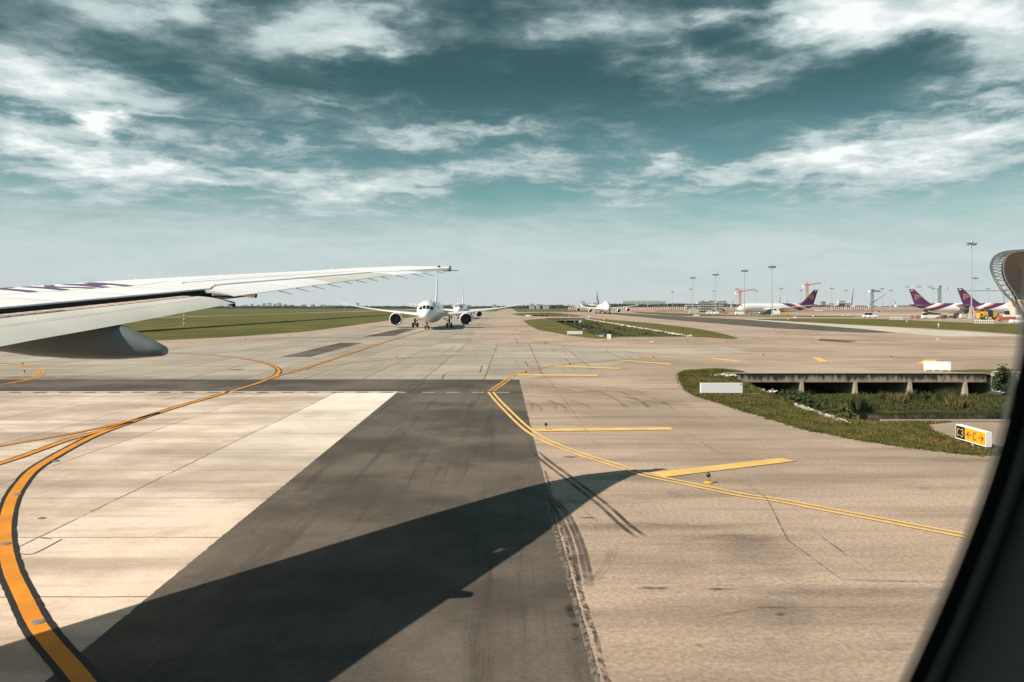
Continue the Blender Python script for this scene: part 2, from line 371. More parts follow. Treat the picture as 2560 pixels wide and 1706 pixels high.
STEEL = mat('galvanised_steel', (.42,.43,.42), .45, .6, var=.12, vscale=1.)
DGREY = mat('dark_grey_paint', (.045,.047,.05), .5, var=.1)
BLACK = mat('black_rubber', (.014,.014,.015), .75)
GLASS = mat('dark_glass', (.012,.014,.018), .08, spec=.6)
REDP = mat('red_paint', (.55,.09,.05), .5, var=.1); ORP = mat('orange_machine_paint', (.62,.20,.07), .5, var=.08, vscale=.1)
YELM = mat('yellow_machine_paint', (.75,.42,.03), .45, var=.06)
# ------------------------------------------------------------ the ground, with the drainage canals cut into it
PITS = [(17.2, 46.5, 41.6, 70.7), (17.5, 36.0, 158, 395), (13.5, 34, 505, 690), (-93, -86, 184, 640)]
def cut_sheet(name, m, x0, x1, y0, y1, z, pits=PITS, kind='structure'):
    xs = sorted({x0, x1} | {v for p in pits for v in p[:2] if x0 < v < x1}); ys = sorted({y0, y1} | {v for p in pits for v in p[2:] if y0 < v < y1})
    b = MB()
    for i in range(len(xs)-1):
        for j in range(len(ys)-1):
            cx, cy = (xs[i]+xs[i+1])/2, (ys[j]+ys[j+1])/2
            if any(p[0] < cx < p[1] and p[2] < cy < p[3] for p in pits): continue
            b.face([(xs[i],ys[j],z),(xs[i+1],ys[j],z),(xs[i+1],ys[j+1],z),(xs[i],ys[j+1],z)])
    return tag(b.build(name, m), kind=kind)
cut_sheet('ground', TAN, -7000, 7000, -600, 9000, 0)
LAY = .004
def sheet(name, m, pts, z=LAY, kind='structure', holes=()):
    b = MB(); b.poly([(p[0], p[1], z) for p in pts], [[(q[0], q[1], z) for q in h] for h in holes]); return tag(b.build(name, m), kind=kind)
def rect(x0,x1,y0,y1): return [(x0,y0),(x1,y0),(x1,y1),(x0,y1)]
def ragged(a, b_, n, amp, seed=0, fq=1.):
    a = Vector(a); b_ = Vector(b_); d = (b_-a); nn = Vector((-d.y, d.x)).normalized()
    return [tuple(a+d*(i/n)+nn*(amp*(noise.noise(Vector((i*fq*.37, seed, 0)))+.6*noise.noise(Vector((i*fq*1.7, seed, 3)))))) for i in range(n)]
# big concrete taxiway beyond the service road, pinkish shoulders, near pale slabs, dark shoulder
sheet('taxiway', MIDC, [(-70,65.6),(-9,65.6),(.7,65.6),(9,78),(16,96),(13,118),(-7,136),(-10,230),(-12,900),(-44,900),(-44,330),(-40,200),(-46,140),(-70,120)])
sheet('taxiway_shoulder', PINK, [(-44,330),(-44,900),(-56,900),(-54,330),(-53,230),(-50,170),(-60,142),(-95,128),(-200,126),(-200,100),(-70,112),(-60,120),(-46,140),(-40,200)], LAY*2)
sheet('taxiway_shoulder', PINK, [(-12,900),(-10,230),(-7,136),(2,150),(2,240),(4,350),(4,900)], LAY*2)
sheet('taxiway_shoulder', PINK, [(50,150),(74,225),(76,420),(78,900),(60,900),(60,420),(48,300),(44,170)], LAY*2)
sheet('apron_slabs', CONC, [(-120,-20),(-7.45,-20)]+ragged((-7.35,4),(-8.05,56.2),420,.045,1,1.9)+[(-8.1,56.3),(-120,56.3)], LAY)
r1 = ragged((1.5,8),(1.02,34),260,.05,5,2.1)+ragged((1.02,34),(.6,64),40,.07,8,2.4)
sheet('shoulder_strip', DARKA, [(-7.45,-20),(1.7,-20)]+r1+[(.6,65.6),(-120,65.6),(-120,56.32),(-8.1,56.32)]+list(reversed(ragged((-7.35,4),(-8.05,56.2),420,.045,1,1.9))), LAY)
sheet('repair_patch', DARKA, [G(702,893),G(776,893),G(906,857.6),G(850,857.6)], LAY*3)
sheet('repair_patch', DARKA, [G(905,843),G(985,840),G(1012,831),G(1046,822),G(1006,821.5),G(955,832)], LAY*3)
NEWC2 = paving('reworked_concrete', (.38,.325,.255), (.46,.40,.32), stain=(.2,.16,.13), stain_amt=.4, speck=.08, streak=.4, big=.05)
NEWC = paving('newer_concrete', (.50,.45,.36), (.58,.52,.43), stain=(.3,.25,.2), stain_amt=.3, speck=.06, streak=.3)
sheet('pale_slabs', NEWC2, [G(1385,874),G(1560,872),G(1792,862),G(1880,884),G(1700,888),G(1540,878)], LAY*3)
sheet('pale_slabs', NEWC2, [G(1118,883),G(1297,882),G(1290,885.5),G(1110,888)], LAY*3)
sheet('asphalt_strip', DARKA, [(73,224),(72,350),(76,560),(88,760),(100,760),(104,498),(108.5,373),(94,213),(88,182),(80,183)], LAY*3)
sheet('concrete_strip', NEWC, [(94,213),(108.5,373),(104,430),(113,370),(112,264),(108,180),(104,160),(88,160),(88,182)], LAY*2)
sheet('asphalt_strip', DARKA, [G(1650,880),G(1800,868),G(2380,868),G(2530,873),G(2530,878),G(1900,880)][:0] or [G(2050,848),G(2145,853.5),G(2120,857),G(2047,852)], LAY*3)
# apron bands in front of the terminal
sheet('apron', paving('apron_grey', (.25,.19,.145), (.30,.235,.18), speck=.08), [G(1640,781),G(2700,781),G(2700,773.5),G(1640,773.5)], LAY*2)
sheet('service_road', NEWC, [G(2100,787.2),G(2700,788),G(2700,786.2),G(1900,785)], LAY*3)
# turf
sheet('turf', FIELD, [(-1900,2900),(-240,2900),(-205,900),(-196,569),(-200,442),(-205,184),(-600,150),(-1900,150)], LAY*2)
sheet('turf', FIELD, [(-190,190),(-190,900),(-165,1500),(-100,2700),(-58,2700),(-57,459),(-52,306),(-49,193),(-56,155),(-63,139),(-90,133),(-190,128)], LAY*3, holes=[rect(-93,-86,184,640)])
sheet('turf', FIELD, [(6,900),(90,900),(130,1400),(160,2700),(0,2700)], LAY*2)
sheet('turf', FIELD, [(-56,1000),(-20,1000),(-20,2700),(-56,2700)], LAY*4)
sheet('turf', FIELD, [(170,1360),(2600,1360),(2600,3500),(170,3500)], LAY*2)
sheet('turf', FIELD, [G(1575,779),G(1700,784),G(1857,789),G(2110,790.5),G(2165,792.5),G(2100,793.5),G(1857,791.5),G(1690,790),G(1600,784)], LAY*3)
GB = [G(1890,798.8),G(1960,797),G(2160,797.3),G(2300,802),G(2420,807),G(2560,811),G(2700,816),G(2700,843),G(2560,837),G(2400,826),G(2160,813.6),G(2000,805.5)]
sheet('turf', TURF, [tuple(p) for p in spline([p.to_2d() for p in GB], 6, True)], LAY*4)
isl2 = [(1308.5,802),(1330,799),(1362,797),(1420,796.3),(1489.5,797.2),(1560,802.5),(1642,809.6),(1744,822),(1800,833),(1844,845),(1842,847.5),(1818,848.4),(1770,843.4),(1714,841.8),(1548,843.5),(1520,847),(1489,847),(1423,839),(1344,825),(1320,812)]
sheet('turf', TURF, [G(*p).to_2d() for p in isl2], LAY*4, holes=[rect(17.5,36,158,395)])
isl3 = [(1278,785.5),(1300,783),(1370,782),(1400,783),(1459,790),(1440,792.5),(1380,792),(1310,791),(1290,788.5)]
sheet('turf', TURF, [G(*p).to_2d() for p in isl3], LAY*4, holes=[rect(13.5,34,505,690)])
PH, PL, PR = 41.6, 17.2, 46.5
isl1 = [G(*p).to_2d() for p in [(1860,933),(1800,925),(1725,928.5),(1700,938),(1708,964),(1728,981),(1755,994),(1820,1014),(1886,1035),(1998,1069),(2070,1084),(2144,1099),(2230,1112),(2316,1123),(2390,1132.5),(2458,1137),(2484,1132),(2478,1120),(2440,1111),(2400,1104),(2360,1096),(2325,1080),(2300,1064)]]
edge = spline(isl1, 5)
edge = [Vector((p.x+.10*noise.noise(Vector((p.x*2.1,p.y*2.1,0))), p.y+.14*noise.noise(Vector((p.x*1.9,p.y*1.9,5))))) for p in edge]
isl = edge+[Vector((23.3,41.55)), Vector((19.2,41.55)), Vector((17.15,41.55)), Vector((17.15,70.75)), Vector((19.0,71.3)), Vector((20.6,71.3))]
sheet('turf', TURF, isl, LAY*2)
DIRT = paving('bare_soil', (.10,.075,.045), (.13,.10,.06), speck=.3)
b = MB(); ribbon(b, [Vector((p.x,p.y,0)) for p in edge], .22, LAY, .03, .12, 2.5); tag(b.build('soil_edge', DIRT), kind='structure')
sheet('turf', TURF, [(42.2,71.4),(39.7,74.0),(44,76),(52,76),(52,66),(46.6,66),(46.6,70.9),(43,71.4)], LAY*2)
# canal interiors
MUDW = turf_mat('bank_growth', (.040,.044,.014), (.068,.064,.020), (.09,.065,.032), .9, .5)
def water_mat():
    m = bpy.data.materials.new('canal_water'); m.use_nodes = True; nt = m.node_tree; N = nt.nodes; L = nt.links; b = N['Principled BSDF']
    b.inputs['Base Color'].default_value = (.018,.02,.014,1); b.inputs['Roughness'].default_value = .06; b.inputs['IOR'].default_value = 1.33
    g = N.new('ShaderNodeNewGeometry'); n = N.new('ShaderNodeTexNoise'); n.inputs['Scale'].default_value = 1.3; n.inputs['Detail'].default_value = 4; L.new(g.outputs['Position'], n.inputs['Vector'])
    bp = N.new('ShaderNodeBump'); bp.inputs['Strength'].default_value = .12; bp.inputs['Distance'].default_value = .05; L.new(n.outputs[0], bp.inputs['Height']); L.new(bp.outputs[0], b.inputs['Normal'])
    return m
WATER = water_mat()
def bed1(u, v):
    x = PL+(42.5-PL)*u; y = PH+(96-PH)*v
    t = min(1, max(0, (x-PL)/(4.5+2.0*max(0, min(1,(y-52)/12)))))
    z = -2.6*t*t*(3-2*t)
    m_ = 1/(1+math.exp(-(y-61.6-1.2*noise.noise(Vector((x*.22,0,2)))+.06*(x-30))*1.4))
    zz = z+m_*(.75+.30*noise.noise(Vector((x*.5,y*.5,0))))*t+.08*noise.noise(Vector((x*2,y*2,4)))*t
    if y > 70.5: zz = min(zz, -1.75)
    return (x, y, zz)
b = MB(); b.grid(70, 90, bed1); o = tag(b.build('canal_bed', MUDW, smooth=True), kind='structure')
b = MB(); b.face([(PL,PH,-2.15),(PR,PH,-2.15),(PR,98,-2.15),(PL,98,-2.15)]); tag(b.build('canal_water', WATER), kind='structure')
def bedn(x0,x1,y0,y1,dep,wl,nm,right_conc):
    def f(u,v):
        x = x0+(x1-x0)*u; y = y0+(y1-y0)*v; w_ = (x1-x0)
        t = min(1,u*w_/5.) if right_conc else min(1, min(u,1-u)*w_/2.2)
        return (x,y,-dep*t+(.9*noise.noise(Vector((x*.25,y*.05,0))))*t)
    b = MB(); b.grid(16, 60, f); tag(b.build('canal_bed', MUDW, smooth=True), kind='structure')
    b = MB(); b.face([(x0,y0,wl),(x1,y0,wl),(x1,y1,wl),(x0,y1,wl)]); tag(b.build('canal_water', WATER), kind='structure')
bedn(17.5,33.,158,430,2.1,-2.15,'m',True); bedn(13.5,32,505,720,2.2,-2,'f',True); bedn(-93,-86,184,640,1.5,-1.25,'l',False)
for (x0,x1,y0,y1) in PITS[:3]:                    # end walls under the pavement edges
    pass
# stained canal concrete
def conc_mat(name, base, dirt, amt):
    m = bpy.data.materials.new(name); m.use_nodes = True; nt = m.node_tree; N = nt.nodes; L = nt.links; b = N['Principled BSDF']; b.inputs['Roughness'].default_value = .95; b.inputs['Specular IOR Level'].default_value = .2
    g = N.new('ShaderNodeNewGeometry'); mp = N.new('ShaderNodeMapping'); mp.inputs[3].default_value = (2.6,2.6,.5); L.new(g.outputs['Position'], mp.inputs[0])
    n = N.new('ShaderNodeTexNoise'); n.inputs['Detail'].default_value = 8; n.inputs['Roughness'].default_value = .75; n.inputs['Scale'].default_value = 1; L.new(mp.outputs[0], n.inputs['Vector'])
    n2 = N.new('ShaderNodeTexNoise'); n2.inputs['Scale'].default_value = .35; n2.inputs['Detail'].default_value = 4; L.new(g.outputs['Position'], n2.inputs['Vector'])
    sp = N.new('ShaderNodeSeparateXYZ'); L.new(g.outputs['Position'], sp.inputs[0])
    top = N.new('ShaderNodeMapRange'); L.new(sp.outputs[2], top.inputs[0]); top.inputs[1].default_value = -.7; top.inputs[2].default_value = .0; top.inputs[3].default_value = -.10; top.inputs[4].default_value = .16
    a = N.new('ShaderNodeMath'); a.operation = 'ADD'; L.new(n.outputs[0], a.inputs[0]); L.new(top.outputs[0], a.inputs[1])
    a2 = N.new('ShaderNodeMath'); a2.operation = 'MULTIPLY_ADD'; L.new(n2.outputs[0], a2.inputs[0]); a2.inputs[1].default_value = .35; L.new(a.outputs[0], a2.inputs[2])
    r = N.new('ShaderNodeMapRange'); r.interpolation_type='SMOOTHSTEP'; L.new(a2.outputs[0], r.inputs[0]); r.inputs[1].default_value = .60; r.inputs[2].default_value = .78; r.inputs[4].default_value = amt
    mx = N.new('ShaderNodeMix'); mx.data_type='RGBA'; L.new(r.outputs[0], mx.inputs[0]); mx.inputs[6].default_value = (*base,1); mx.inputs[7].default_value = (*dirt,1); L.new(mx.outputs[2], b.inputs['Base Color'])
    MATS[name] = m; return m
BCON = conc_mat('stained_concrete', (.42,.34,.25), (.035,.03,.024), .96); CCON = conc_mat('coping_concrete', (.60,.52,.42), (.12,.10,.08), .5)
PCON = conc_mat('pier_concrete', (.40,.33,.25), (.08,.065,.05), .7)
SLOPEC = conc_mat('canal_lining', (.22,.17,.135), (.07,.055,.045), .7)
def bridge(x0, x1, Y, zt, beam, piers, pitx, label, back=25., wallL=0, wallR=0):
    e = empty('culvert_bridge', ((x0+x1)/2, Y, 0), 0, label, 'bridge')
    ox = e.location
    def bb(nm, m, *bx):
        q = MB()
        for t in bx: q.box(*t)
        o = q.build(nm, m, e); o.location = -ox; return o
    bb('parapet_beam', BCON, (x0, x1, Y-.02, Y+.3, -beam, zt))
    bb('coping', CCON, (x0-.05, x1+.05, Y-.07, Y+.36, zt+.002, zt+.06))
    ab = []
    if wallL: ab.append((x0, pitx[0]+wallL, Y-.015, Y+.3, -2.4, -beam-.002))
    if wallR: ab.append((pitx[1]-wallR, x1, Y-.015, Y+.3, -2.4, -beam-.002))
    if ab: bb('abutment', BCON, *ab)
    for px_ in piers:
        q = MB(); w = .14; q.hexa([(px_-w,Y-.45,-2.5),(px_+w,Y-.45,-2.5),(px_+w,Y+back*.6,-2.5),(px_-w,Y+back*.6,-2.5)], [(px_-w,Y-.1,-beam-.003),(px_+w,Y-.1,-beam-.003),(px_+w,Y+back*.6,-beam-.003),(px_-w,Y+back*.6,-beam-.003)])
        o = q.build('pier', PCON, e); o.location = -ox
    q = MB(); q.box(pitx[0]-.2, pitx[0]+.05, Y+.31, Y+back, -2.6, -.05); q.box(pitx[1]-.05, pitx[1]+.2, Y+.31, Y+back, -2.6, -.05); q.box(pitx[0]-.2, pitx[1]+.2, Y+back, Y+back+.3, -2.6, -.05)
    q.box(pitx[0]-.2, pitx[1]+.2, Y+.31, Y+back, -.3, -.05)
    o = q.build('culvert_tunnel', SLOPEC, e); o.location = -ox
bridge(18.9, 42.1, 70.7, .05, .71, (25.7,30.45,35.3,40.2), (17.2,42.5), 'low stained concrete canal bridge with tapered piers behind the weedy pool', wallL=3.8)
bridge(17., 40.5, 395, .2, .9, (22.,26.5,31.), (17.5,33.), 'low concrete canal bridge beyond the long grass island', 30)
bridge(12.5, 34, 690, .2, 1.1, (18.,23.5,28.5), (13.5,32), 'farthest small canal bridge on the small grass patch', 30)
# near headwall with pale coping, and canal lining slope on the right
e = empty('headwall', (30,41.5,0), 0, 'low retaining wall with pale coping between canal pool and taxiway', 'wall')
q = MB(); q.box(19.3,47,41.42,41.62,-2.6,.02); o = q.build('wall', BCON, e); o.location = -e.location
q = MB(); q.box(19.25,47,41.36,41.66,.022,.10); o = q.build('coping', CCON, e); o.location = -e.location
q = MB(); q.box(17.0,19.24,41.45,41.6,-2.6,-.01); o = q.build('side_wall', MUDW, e); o.location = -e.location
for (nm, x0, x1, Y) in (('w', 17.5, 36, 158), ('f', 13.5, 34, 505)):
    q = MB(); q.box(x0, x1, Y-.3, Y, -2.6, .06); tag(q.build('headwall', CCON), 'pale canal wall at the near end of the '+('long grass island' if nm == 'w' else 'small far grass patch'), 'wall')
q = MB(); q.grid(12, 40, lambda u,v: (42.0+4.6*u, PH+(70.7-PH)*v, -2.6+2.6*u)); tag(q.build('canal_lining', SLOPEC, smooth=True), kind='structure')
q = MB(); q.grid(2, 80, lambda u,v: (33.0+3.0*u, 158+(395-158)*v, -2.3+2.3*u)); tag(q.build('canal_lining', MUDW), kind='structure')
q = MB(); q.grid(2, 20, lambda u,v: (31.8+2.2*u, 505+185*v, -2.2+2.2*u)); tag(q.build('canal_lining', MUDW), kind='structure')
# pale rubble edging
def rock(b, x, y, z, r):
    k = len(b.v); bm = bmesh.new(); bmesh.ops.create_icosphere(bm, subdivisions=1, radius=r)
    s = random.random()*99
    for v in bm.verts: v.co *= 1+.35*noise.noise(v.co*(2/r)+Vector((s,0,0)))
    for v in bm.verts: b.v.append((x+v.co.x*1.2, y+v.co.y, z+v.co.z*.6))
    for f in bm.faces: b.addf([k+v.index for v in f.verts])
    bm.free()
ROCK = mat('pale_rubble', (.55,.50,.43), .95, var=.25, vscale=3)
b = MB()
for i in range(260):
    x = random.uniform(42.6,49); y = 71.2+random.uniform(-3.5,0)*((x-42.6)/6)+random.uniform(-.1,.2)
    rock(b, x, y-.9, .05+random.uniform(-.2,.15)+.1, random.uniform(.08,.24))
for i in range(70): rock(b, 42.6+random.random()*4.5, 64.5+random.uniform(-.25,.25)+random.random()*.2, -2.4+.56*1, random.uniform(.05,.12))
tag(b.build('rubble', ROCK), kind='stuff'); b = MB()
for i in range(70): rock(b, random.uniform(17.3,19.6), 70.3+random.uniform(-1.3,.3), .04-random.random()*.25, random.uniform(.07,.2))
for i in range(26): rock(b, random.uniform(18.9,20.9), 62.2+random.uniform(-.4,.4), -.55+random.uniform(-.1,.1), random.uniform(.06,.15))
tag(b.build('rubble', ROCK), kind='stuff')
b = MB()
for i in range(420):
    t = random.random(); rock(b, 35.9+random.uniform(-.5,.25)+(.9*noise.noise(Vector((t*30,0,0)))), 160+t*232, random.uniform(-.05,.12), random.uniform(.1,.38))
for i in range(90): rock(b, 17.4+random.uniform(-.1,.1), 40.6+random.random()*8.6, .02, random.uniform(.04,.11))
tag(b.build('rubble', ROCK), kind='stuff')
q = MB(); q.box(17.05,17.3,41.0,48.2,-.3,.05); tag(q.build('kerb', CCON), kind='structure')
# ------------------------------------------------------------ plants
def blades(b, x, y, z, h, n, spread, lean, w):
    for i in range(n):
        a = random.random()*2*pi; r = random.random()*spread; bx, by = x+cos(a)*r*.4, y+sin(a)*r*.4
        hh = h*random.uniform(.55,1.); ln = random.uniform(.2,1)*lean; dx, dy = cos(a)*ln*hh, sin(a)*ln*hh
        p = random.random()*pi; wx, wy = cos(p)*w, sin(p)*w
        k = len(b.v)
        b.v += [(bx-wx,by-wy,z),(bx+wx,by+wy,z),(bx+dx*.35+wx*.8,by+dy*.35+wy*.8,z+hh*.6),(bx+dx*.35-wx*.8,by+dy*.35-wy*.8,z+hh*.6),(bx+dx,by+dy,z+hh*(1-.25*ln))]
        b.addf((k,k+1,k+2,k+3)); b.addf((k+3,k+2,k+4))
LEAF = mat('reed_leaf', (.075,.082,.026), .8, var=.35, vscale=1.5, spec=.2); LEAF2 = mat('dry_reed_leaf', (.17,.13,.055), .85, var=.3, vscale=1.5, spec=.2)
LEAF3 = mat('dark_shrub_leaf', (.036,.050,.017), .8, var=.4, vscale=2, spec=.2); GRB = mat('grass_blade', (.115,.11,.032), .85, var=.35, vscale=.8, spec=.15)
GRD = mat('dry_grass_blade', (.20,.14,.05), .9, var=.3, vscale=.8, spec=.1)
reeds = [(2000,975,64.,1.9,'tall green reeds against the left bay of the canal bridge',LEAF,520),
         (2143,1005,62.,1.7,'reed clump in front of the first pier of the canal bridge',LEAF,420),
         (2212,985,66.,1.6,'green reeds between the first and second visible bridge piers',LEAF,480),
         (2246,1004,64.5,1.6,'brownish reed clump just left of the middle bridge pier',LEAF2,460),
         (2300,990,66.5,1.5,'reeds right of the middle bridge pier',LEAF,420),
         (2370,1000,65.,1.7,'broad green reed clump left of the last bridge pier',LEAF,520),
         (2400,1008,63.5,1.5,'low dry reeds at the foot of the last bridge pier',LEAF2,380)]
for (px_,py_,Y,h,lab,m,n) in reeds:
    X = (px_-CX)/FPX*Y
    b = MB(); 
    for c in range(7): blades(b, X+random.uniform(-1,1)*.7, Y+random.uniform(-1,1)*.6, 0, h*random.uniform(.5,.95), n//7, .5, .5, .022)
    o = b.build('reed_clump', m); o.location = (0,0,-2.0); tag(o, lab, 'reeds', 'reed clumps in the canal')
def shrub(name, c, r, n, m, lab, cat='shrub', group=None, leaf=.09):
    b = MB(); cs = [(random.gauss(0,.42)*r[0], random.gauss(0,.42)*r[1], abs(random.gauss(.25,.35))*r[2]) for _ in range(26)]
    for i in range(n):
        q = random.choice(cs); p = Vector((q[0]+random.gauss(0,.16)*r[0], q[1]+random.gauss(0,.16)*r[1], max(0,q[2]+random.gauss(0,.14)*r[2])))
        u = Vector((random.gauss(0,1),random.gauss(0,1),random.gauss(0,1))).normalized(); w = u.orthogonal().normalized(); s = leaf*random.uniform(.6,1.4)
        b.face([p-u*s, p+w*s*.5, p+u*s, p-w*s*.5])
    o = b.build(name, m); o.location = c; return tag(o, lab, cat, group)
shrub('shrub', (21.6,61.,-1.6), (1.9,2.6,.95), 3600, LEAF3, 'dark green leafy thicket on the left canal bank', leaf=.13)
shrub('shrub', (43.2,69.5,-1.3), (1.3,1.0,1.9), 3000, LEAF3, 'dark bush against the right end of the canal bridge', leaf=.12)
shrub('shrub', (23.0,55.5,-2.1), (.9,1.2,.8), 700, LEAF, 'lighter weeds overhanging the pool beside the thicket', leaf=.13)
b = MB()
for i in range(80):
    x = random.uniform(19.5,34.5) if i % 3 else random.uniform(19,24); y = random.uniform(170,392); zz = -2.1+.25*random.random()+(.9*noise.noise(Vector((x*.25,y*.05,0))))*.5
    if x > 33: zz = -1.
    r = random.uniform(.4,1.3)
    for k in range(46):
        u = Vector((random.gauss(0,1),random.gauss(0,1),random.gauss(0,1))).normalized(); w = u.orthogonal().normalized(); p = Vector((x+random.gauss(0,r),y+random.gauss(0,r*2),zz+abs(random.gauss(0,.22*r)))); s = random.uniform(.15,.4)
        b.face([p-u*s, p+w*s*.5, p+u*s, p-w*s*.5])
tag(b.build('canal_growth', LEAF3), kind='stuff')
# water weeds and rough growth on the muddy shoal
b = MB()
for i in range(2600):
    x = random.uniform(22,42.4); y = random.uniform(61.5,70.3); z = bed1((x-PL)/(42.5-PL), (y-PH)/(96-PH))[2]
    if z < -2.1: continue
    blades(b, x, y, z, random.uniform(.12,.4), 4, .15, .6, .03)
tag(b.build('water_weeds', LEAF), kind='stuff')
# grass blades over the near island
def inside(x, y, poly_):
    c = False; j = len(poly_)-1
    for i in range(len(poly_)):
        a, b_ = poly_[i], poly_[j]
        if (a[1] > y) != (b_[1] > y) and x < (b_[0]-a[0])*(y-a[1])/(b_[1]-a[1])+a[0]: c = not c
        j = i
    return c
b = MB(); b2 = MB(); pl = [(p.x,p.y) for p in isl]
xs = [p[0] for p in pl]; ysl = [p[1] for p in pl]
n = 0
while n < 15000:
    x = random.uniform(min(xs),max(xs)); y = random.uniform(min(ysl),max(ysl))
    if not inside(x,y,pl): continue
    n += 1; dn = noise.noise(Vector((x*.35,y*.2,3)))
    h = .10+.09*noise.noise(Vector((x*.5,y*.5,0)))+(.12 if y > 68 else 0)
    blades(b2 if dn > .22 and random.random() < .6 else b, x, y, 0, max(.06,h)*1.25, 3, .12, .8, .014)
for k in range(5200):                                # ragged rim
    p = random.choice(edge); blades(b, p.x+random.gauss(0,.16), p.y+random.gauss(0,.16), 0, .13, 3, .12, .9, .014)
for k in range(2600):                                # bank above the pool
    u = random.random()*.28; v = random.random()*.53; p = bed1(u,v); blades(b, p[0], p[1], p[2], .26, 3, .15, .7, .02)
tag(b.build('grass', GRB), kind='stuff'); tag(b2.build('dry_grass', GRD), kind='stuff')

# ------------------------------------------------------------ painted markings
def gpts(pts, n=10): return spline([G(*p) for p in pts], n)
def marking(name, m, strips, kind='structure'):
    b = MB()
    for s in strips: ribbon(b, *s)
    return tag(b.build(name, m), kind=kind)
main = gpts([(222,1760),(208,1706),(102,1578),(59,1497),(27,1427),(13.5,1367),(12.5,1313),(27,1254),(48.6,1216),(81,1178),(129.5,1146),(183.5,1116),(243,1087),(324,1057),(388.6,1035),(459,1013),(513,998),(561,983),(594,974),(637,961),(669,949),(688,940),(697,931),(696,925),(688,918),(664,908.6),(621,899),(567,892),(502,887),(421,884),(300,881)])
str_ = gpts([(640,960),(701,938),(755.5,924),(850,893),(950,860),(1008,843),(1059,827.5),(1085,818)])
br1 = gpts([(400,1032),(345,1048),(302,1058.6),(216,1077.5),(108,1097.5),(0,1116),(-200,1150)]); br2 = gpts([(330,1055),(216,1088),(162,1103),(81,1132.5),(0,1159.5),(-200,1215)])
zb, zc = LAY*4, LAY*5
marking('taxiway_marking_border', BLACKP, [(main,.55,zb,0,.022,5.),(br1,.38,zb,0,.02,5.),(br2,.48,zb,0,.02,5.)])
marking('taxiway_centreline', ORANGE, [(main,.31,zc,0,.008,6.),(br1,.24,zc,0,.01,3.),(br2,.30,zc,0,.01,3.)])
marking('taxiway_marking_border', BLACKP, [(str_,lambda t:.55,zb+.001,0,.05,1.)])
marking('taxiway_centreline', ORANGE, [(str_,.28,zc+.001,0,.02,1.)])
lz = LAY*7
for px_,py_ in ((96,1558),(14,1362),(44,1238),(140,1154)):   # inset lights across the centreline
    g = G(px_,py_); q = MB(); q.lathe((g.x,g.y,lz-.004),(0,0,1),[(0,.13),(.008,.12),(.012,.08),(.013,.0)],20)
    q.box(g.x-.10,g.x+.10,g.y-.012,g.y+.012,lz-.002,lz+.011)
    tag(q.build('inset_light', mat('inset_light_grey',(.20,.19,.18),.6), smooth=True), {96:'round metal inset light in the orange line, nearest of four',14:'second nearest inset metal light where the orange line bends',44:'third inset light on the orange line past the bend',140:'farthest inset light in the orange line before the branch lines'}[px_], 'inset light', 'inset lights in the orange line')
l1 = gpts([(743,927),(800,919),(870,909),(965,900),(1148,887),(1200,884),(1298,878.5),(1420,874),(1794,869)],8)
marking('faded_line', THINO, [(l1,.22,LAY*6,0,.03,.6)])
l2 = gpts([(1867,853.6),(1979,852.5),(2028,850),(2044.6,845.4),(2028,840.6),(1979,837),(1880,832)],8)
marking('taxiway_edge_marking', YELLOW, [(l2,.16,LAY*6,.22),(l2,.16,LAY*6,-.22)])
lo = gpts([(-300,902),(0,909),(50.5,913.6),(87,920.6),(104,929),(95,940),(73,949),(34,957),(0,962.7),(-200,985)],8)
marking('taxiway_edge_marking', ORANGE, [(lo,.17,LAY*5,.17),(lo,.17,LAY*5,-.17)])
marking('shoulder_stripe', YELLOW, [([G(-200,930),G(70,919)],.25,LAY*5),([G(-200,945),G(85,941)],.25,LAY*5)])
dbl = gpts([(2900,894),(2500,893.5),(2060,894),(1875,894),(1671,895.5),(1508,903),(1385.6,915.5),(1316,927.7),(1283.6,940),(1255,960),(1229,978)],8)
dbl2 = gpts([(1227,981),(1243,1001),(1275,1034),(1304,1062),(1328,1081),(1361,1101),(1410,1121.5),(1467,1142),(1532.5,1162),(1610,1187),(1712,1209),(1851,1238),(1951,1253),(2183,1297),(2425,1343),(2900,1430)],8)
marking('taxiway_edge_marking', YELLOW, [(dbl2,.155,LAY*5,.165,.008,2.),(dbl2,.155,LAY*5,-.165,.008,2.)])
marking('taxiway_edge_marking', paint_mat('warm_yellow_paint',(.66,.33,.07),.45), [(dbl,.17,LAY*5,.17,.01,2.),(dbl,.17,LAY*5,-.17,.01,2.)])
marking('edge_marking_gap', mark_mat('rust_tint', (.22,.11,.05), .7, (3,3), .3, .5), [(dbl2,.17,LAY*4,0)])
def quads(name, m, qs, z=LAY*6):
    b = MB()
    for q in qs: b.poly([(p.x,p.y,z) for p in [G(*c) for c in q]])
    return tag(b.build(name, m), kind='structure')
quads('shoulder_stripe', YELLOW, [[(1622,1184),(1662,1194.5),(1992,1154),(1951.5,1146.5)],[(1326,1073),(1345,1080),(1683,1076),(1675,1069.7)],[(1291,936),(1297,939.8),(1494,941.3),(1494,937.8)],
    [(1385,914),(1391,917),(1549,923.7),(1549,921)],[(1553,900.5),(1560,903),(1677,912.7),(1677,910)],[(1773,895),(1782,898),(1845,906.5),(1855,904)],[(2028.5,894),(2050,906),(2072,906),(2048,894)],
    [(2290,911.6),(2330,911.6),(2345,900),(2312,900)],[(1622,857),(1632,858),(1636,853.3),(1628,853)],[(1766,853.4),(1768,854.6),(1812,857.5),(1811,855.8)],
    [(2336,845),(2352,848.5),(2336,852),(2342,848.5)],[(1455,854.5),(1455,855.8),(1512,852.6),(1512,851.5)],[(1325,849),(1325,850.2),(1410,850.2),(1410,849)]])
# service road edge: solid pale line with alternating dashes

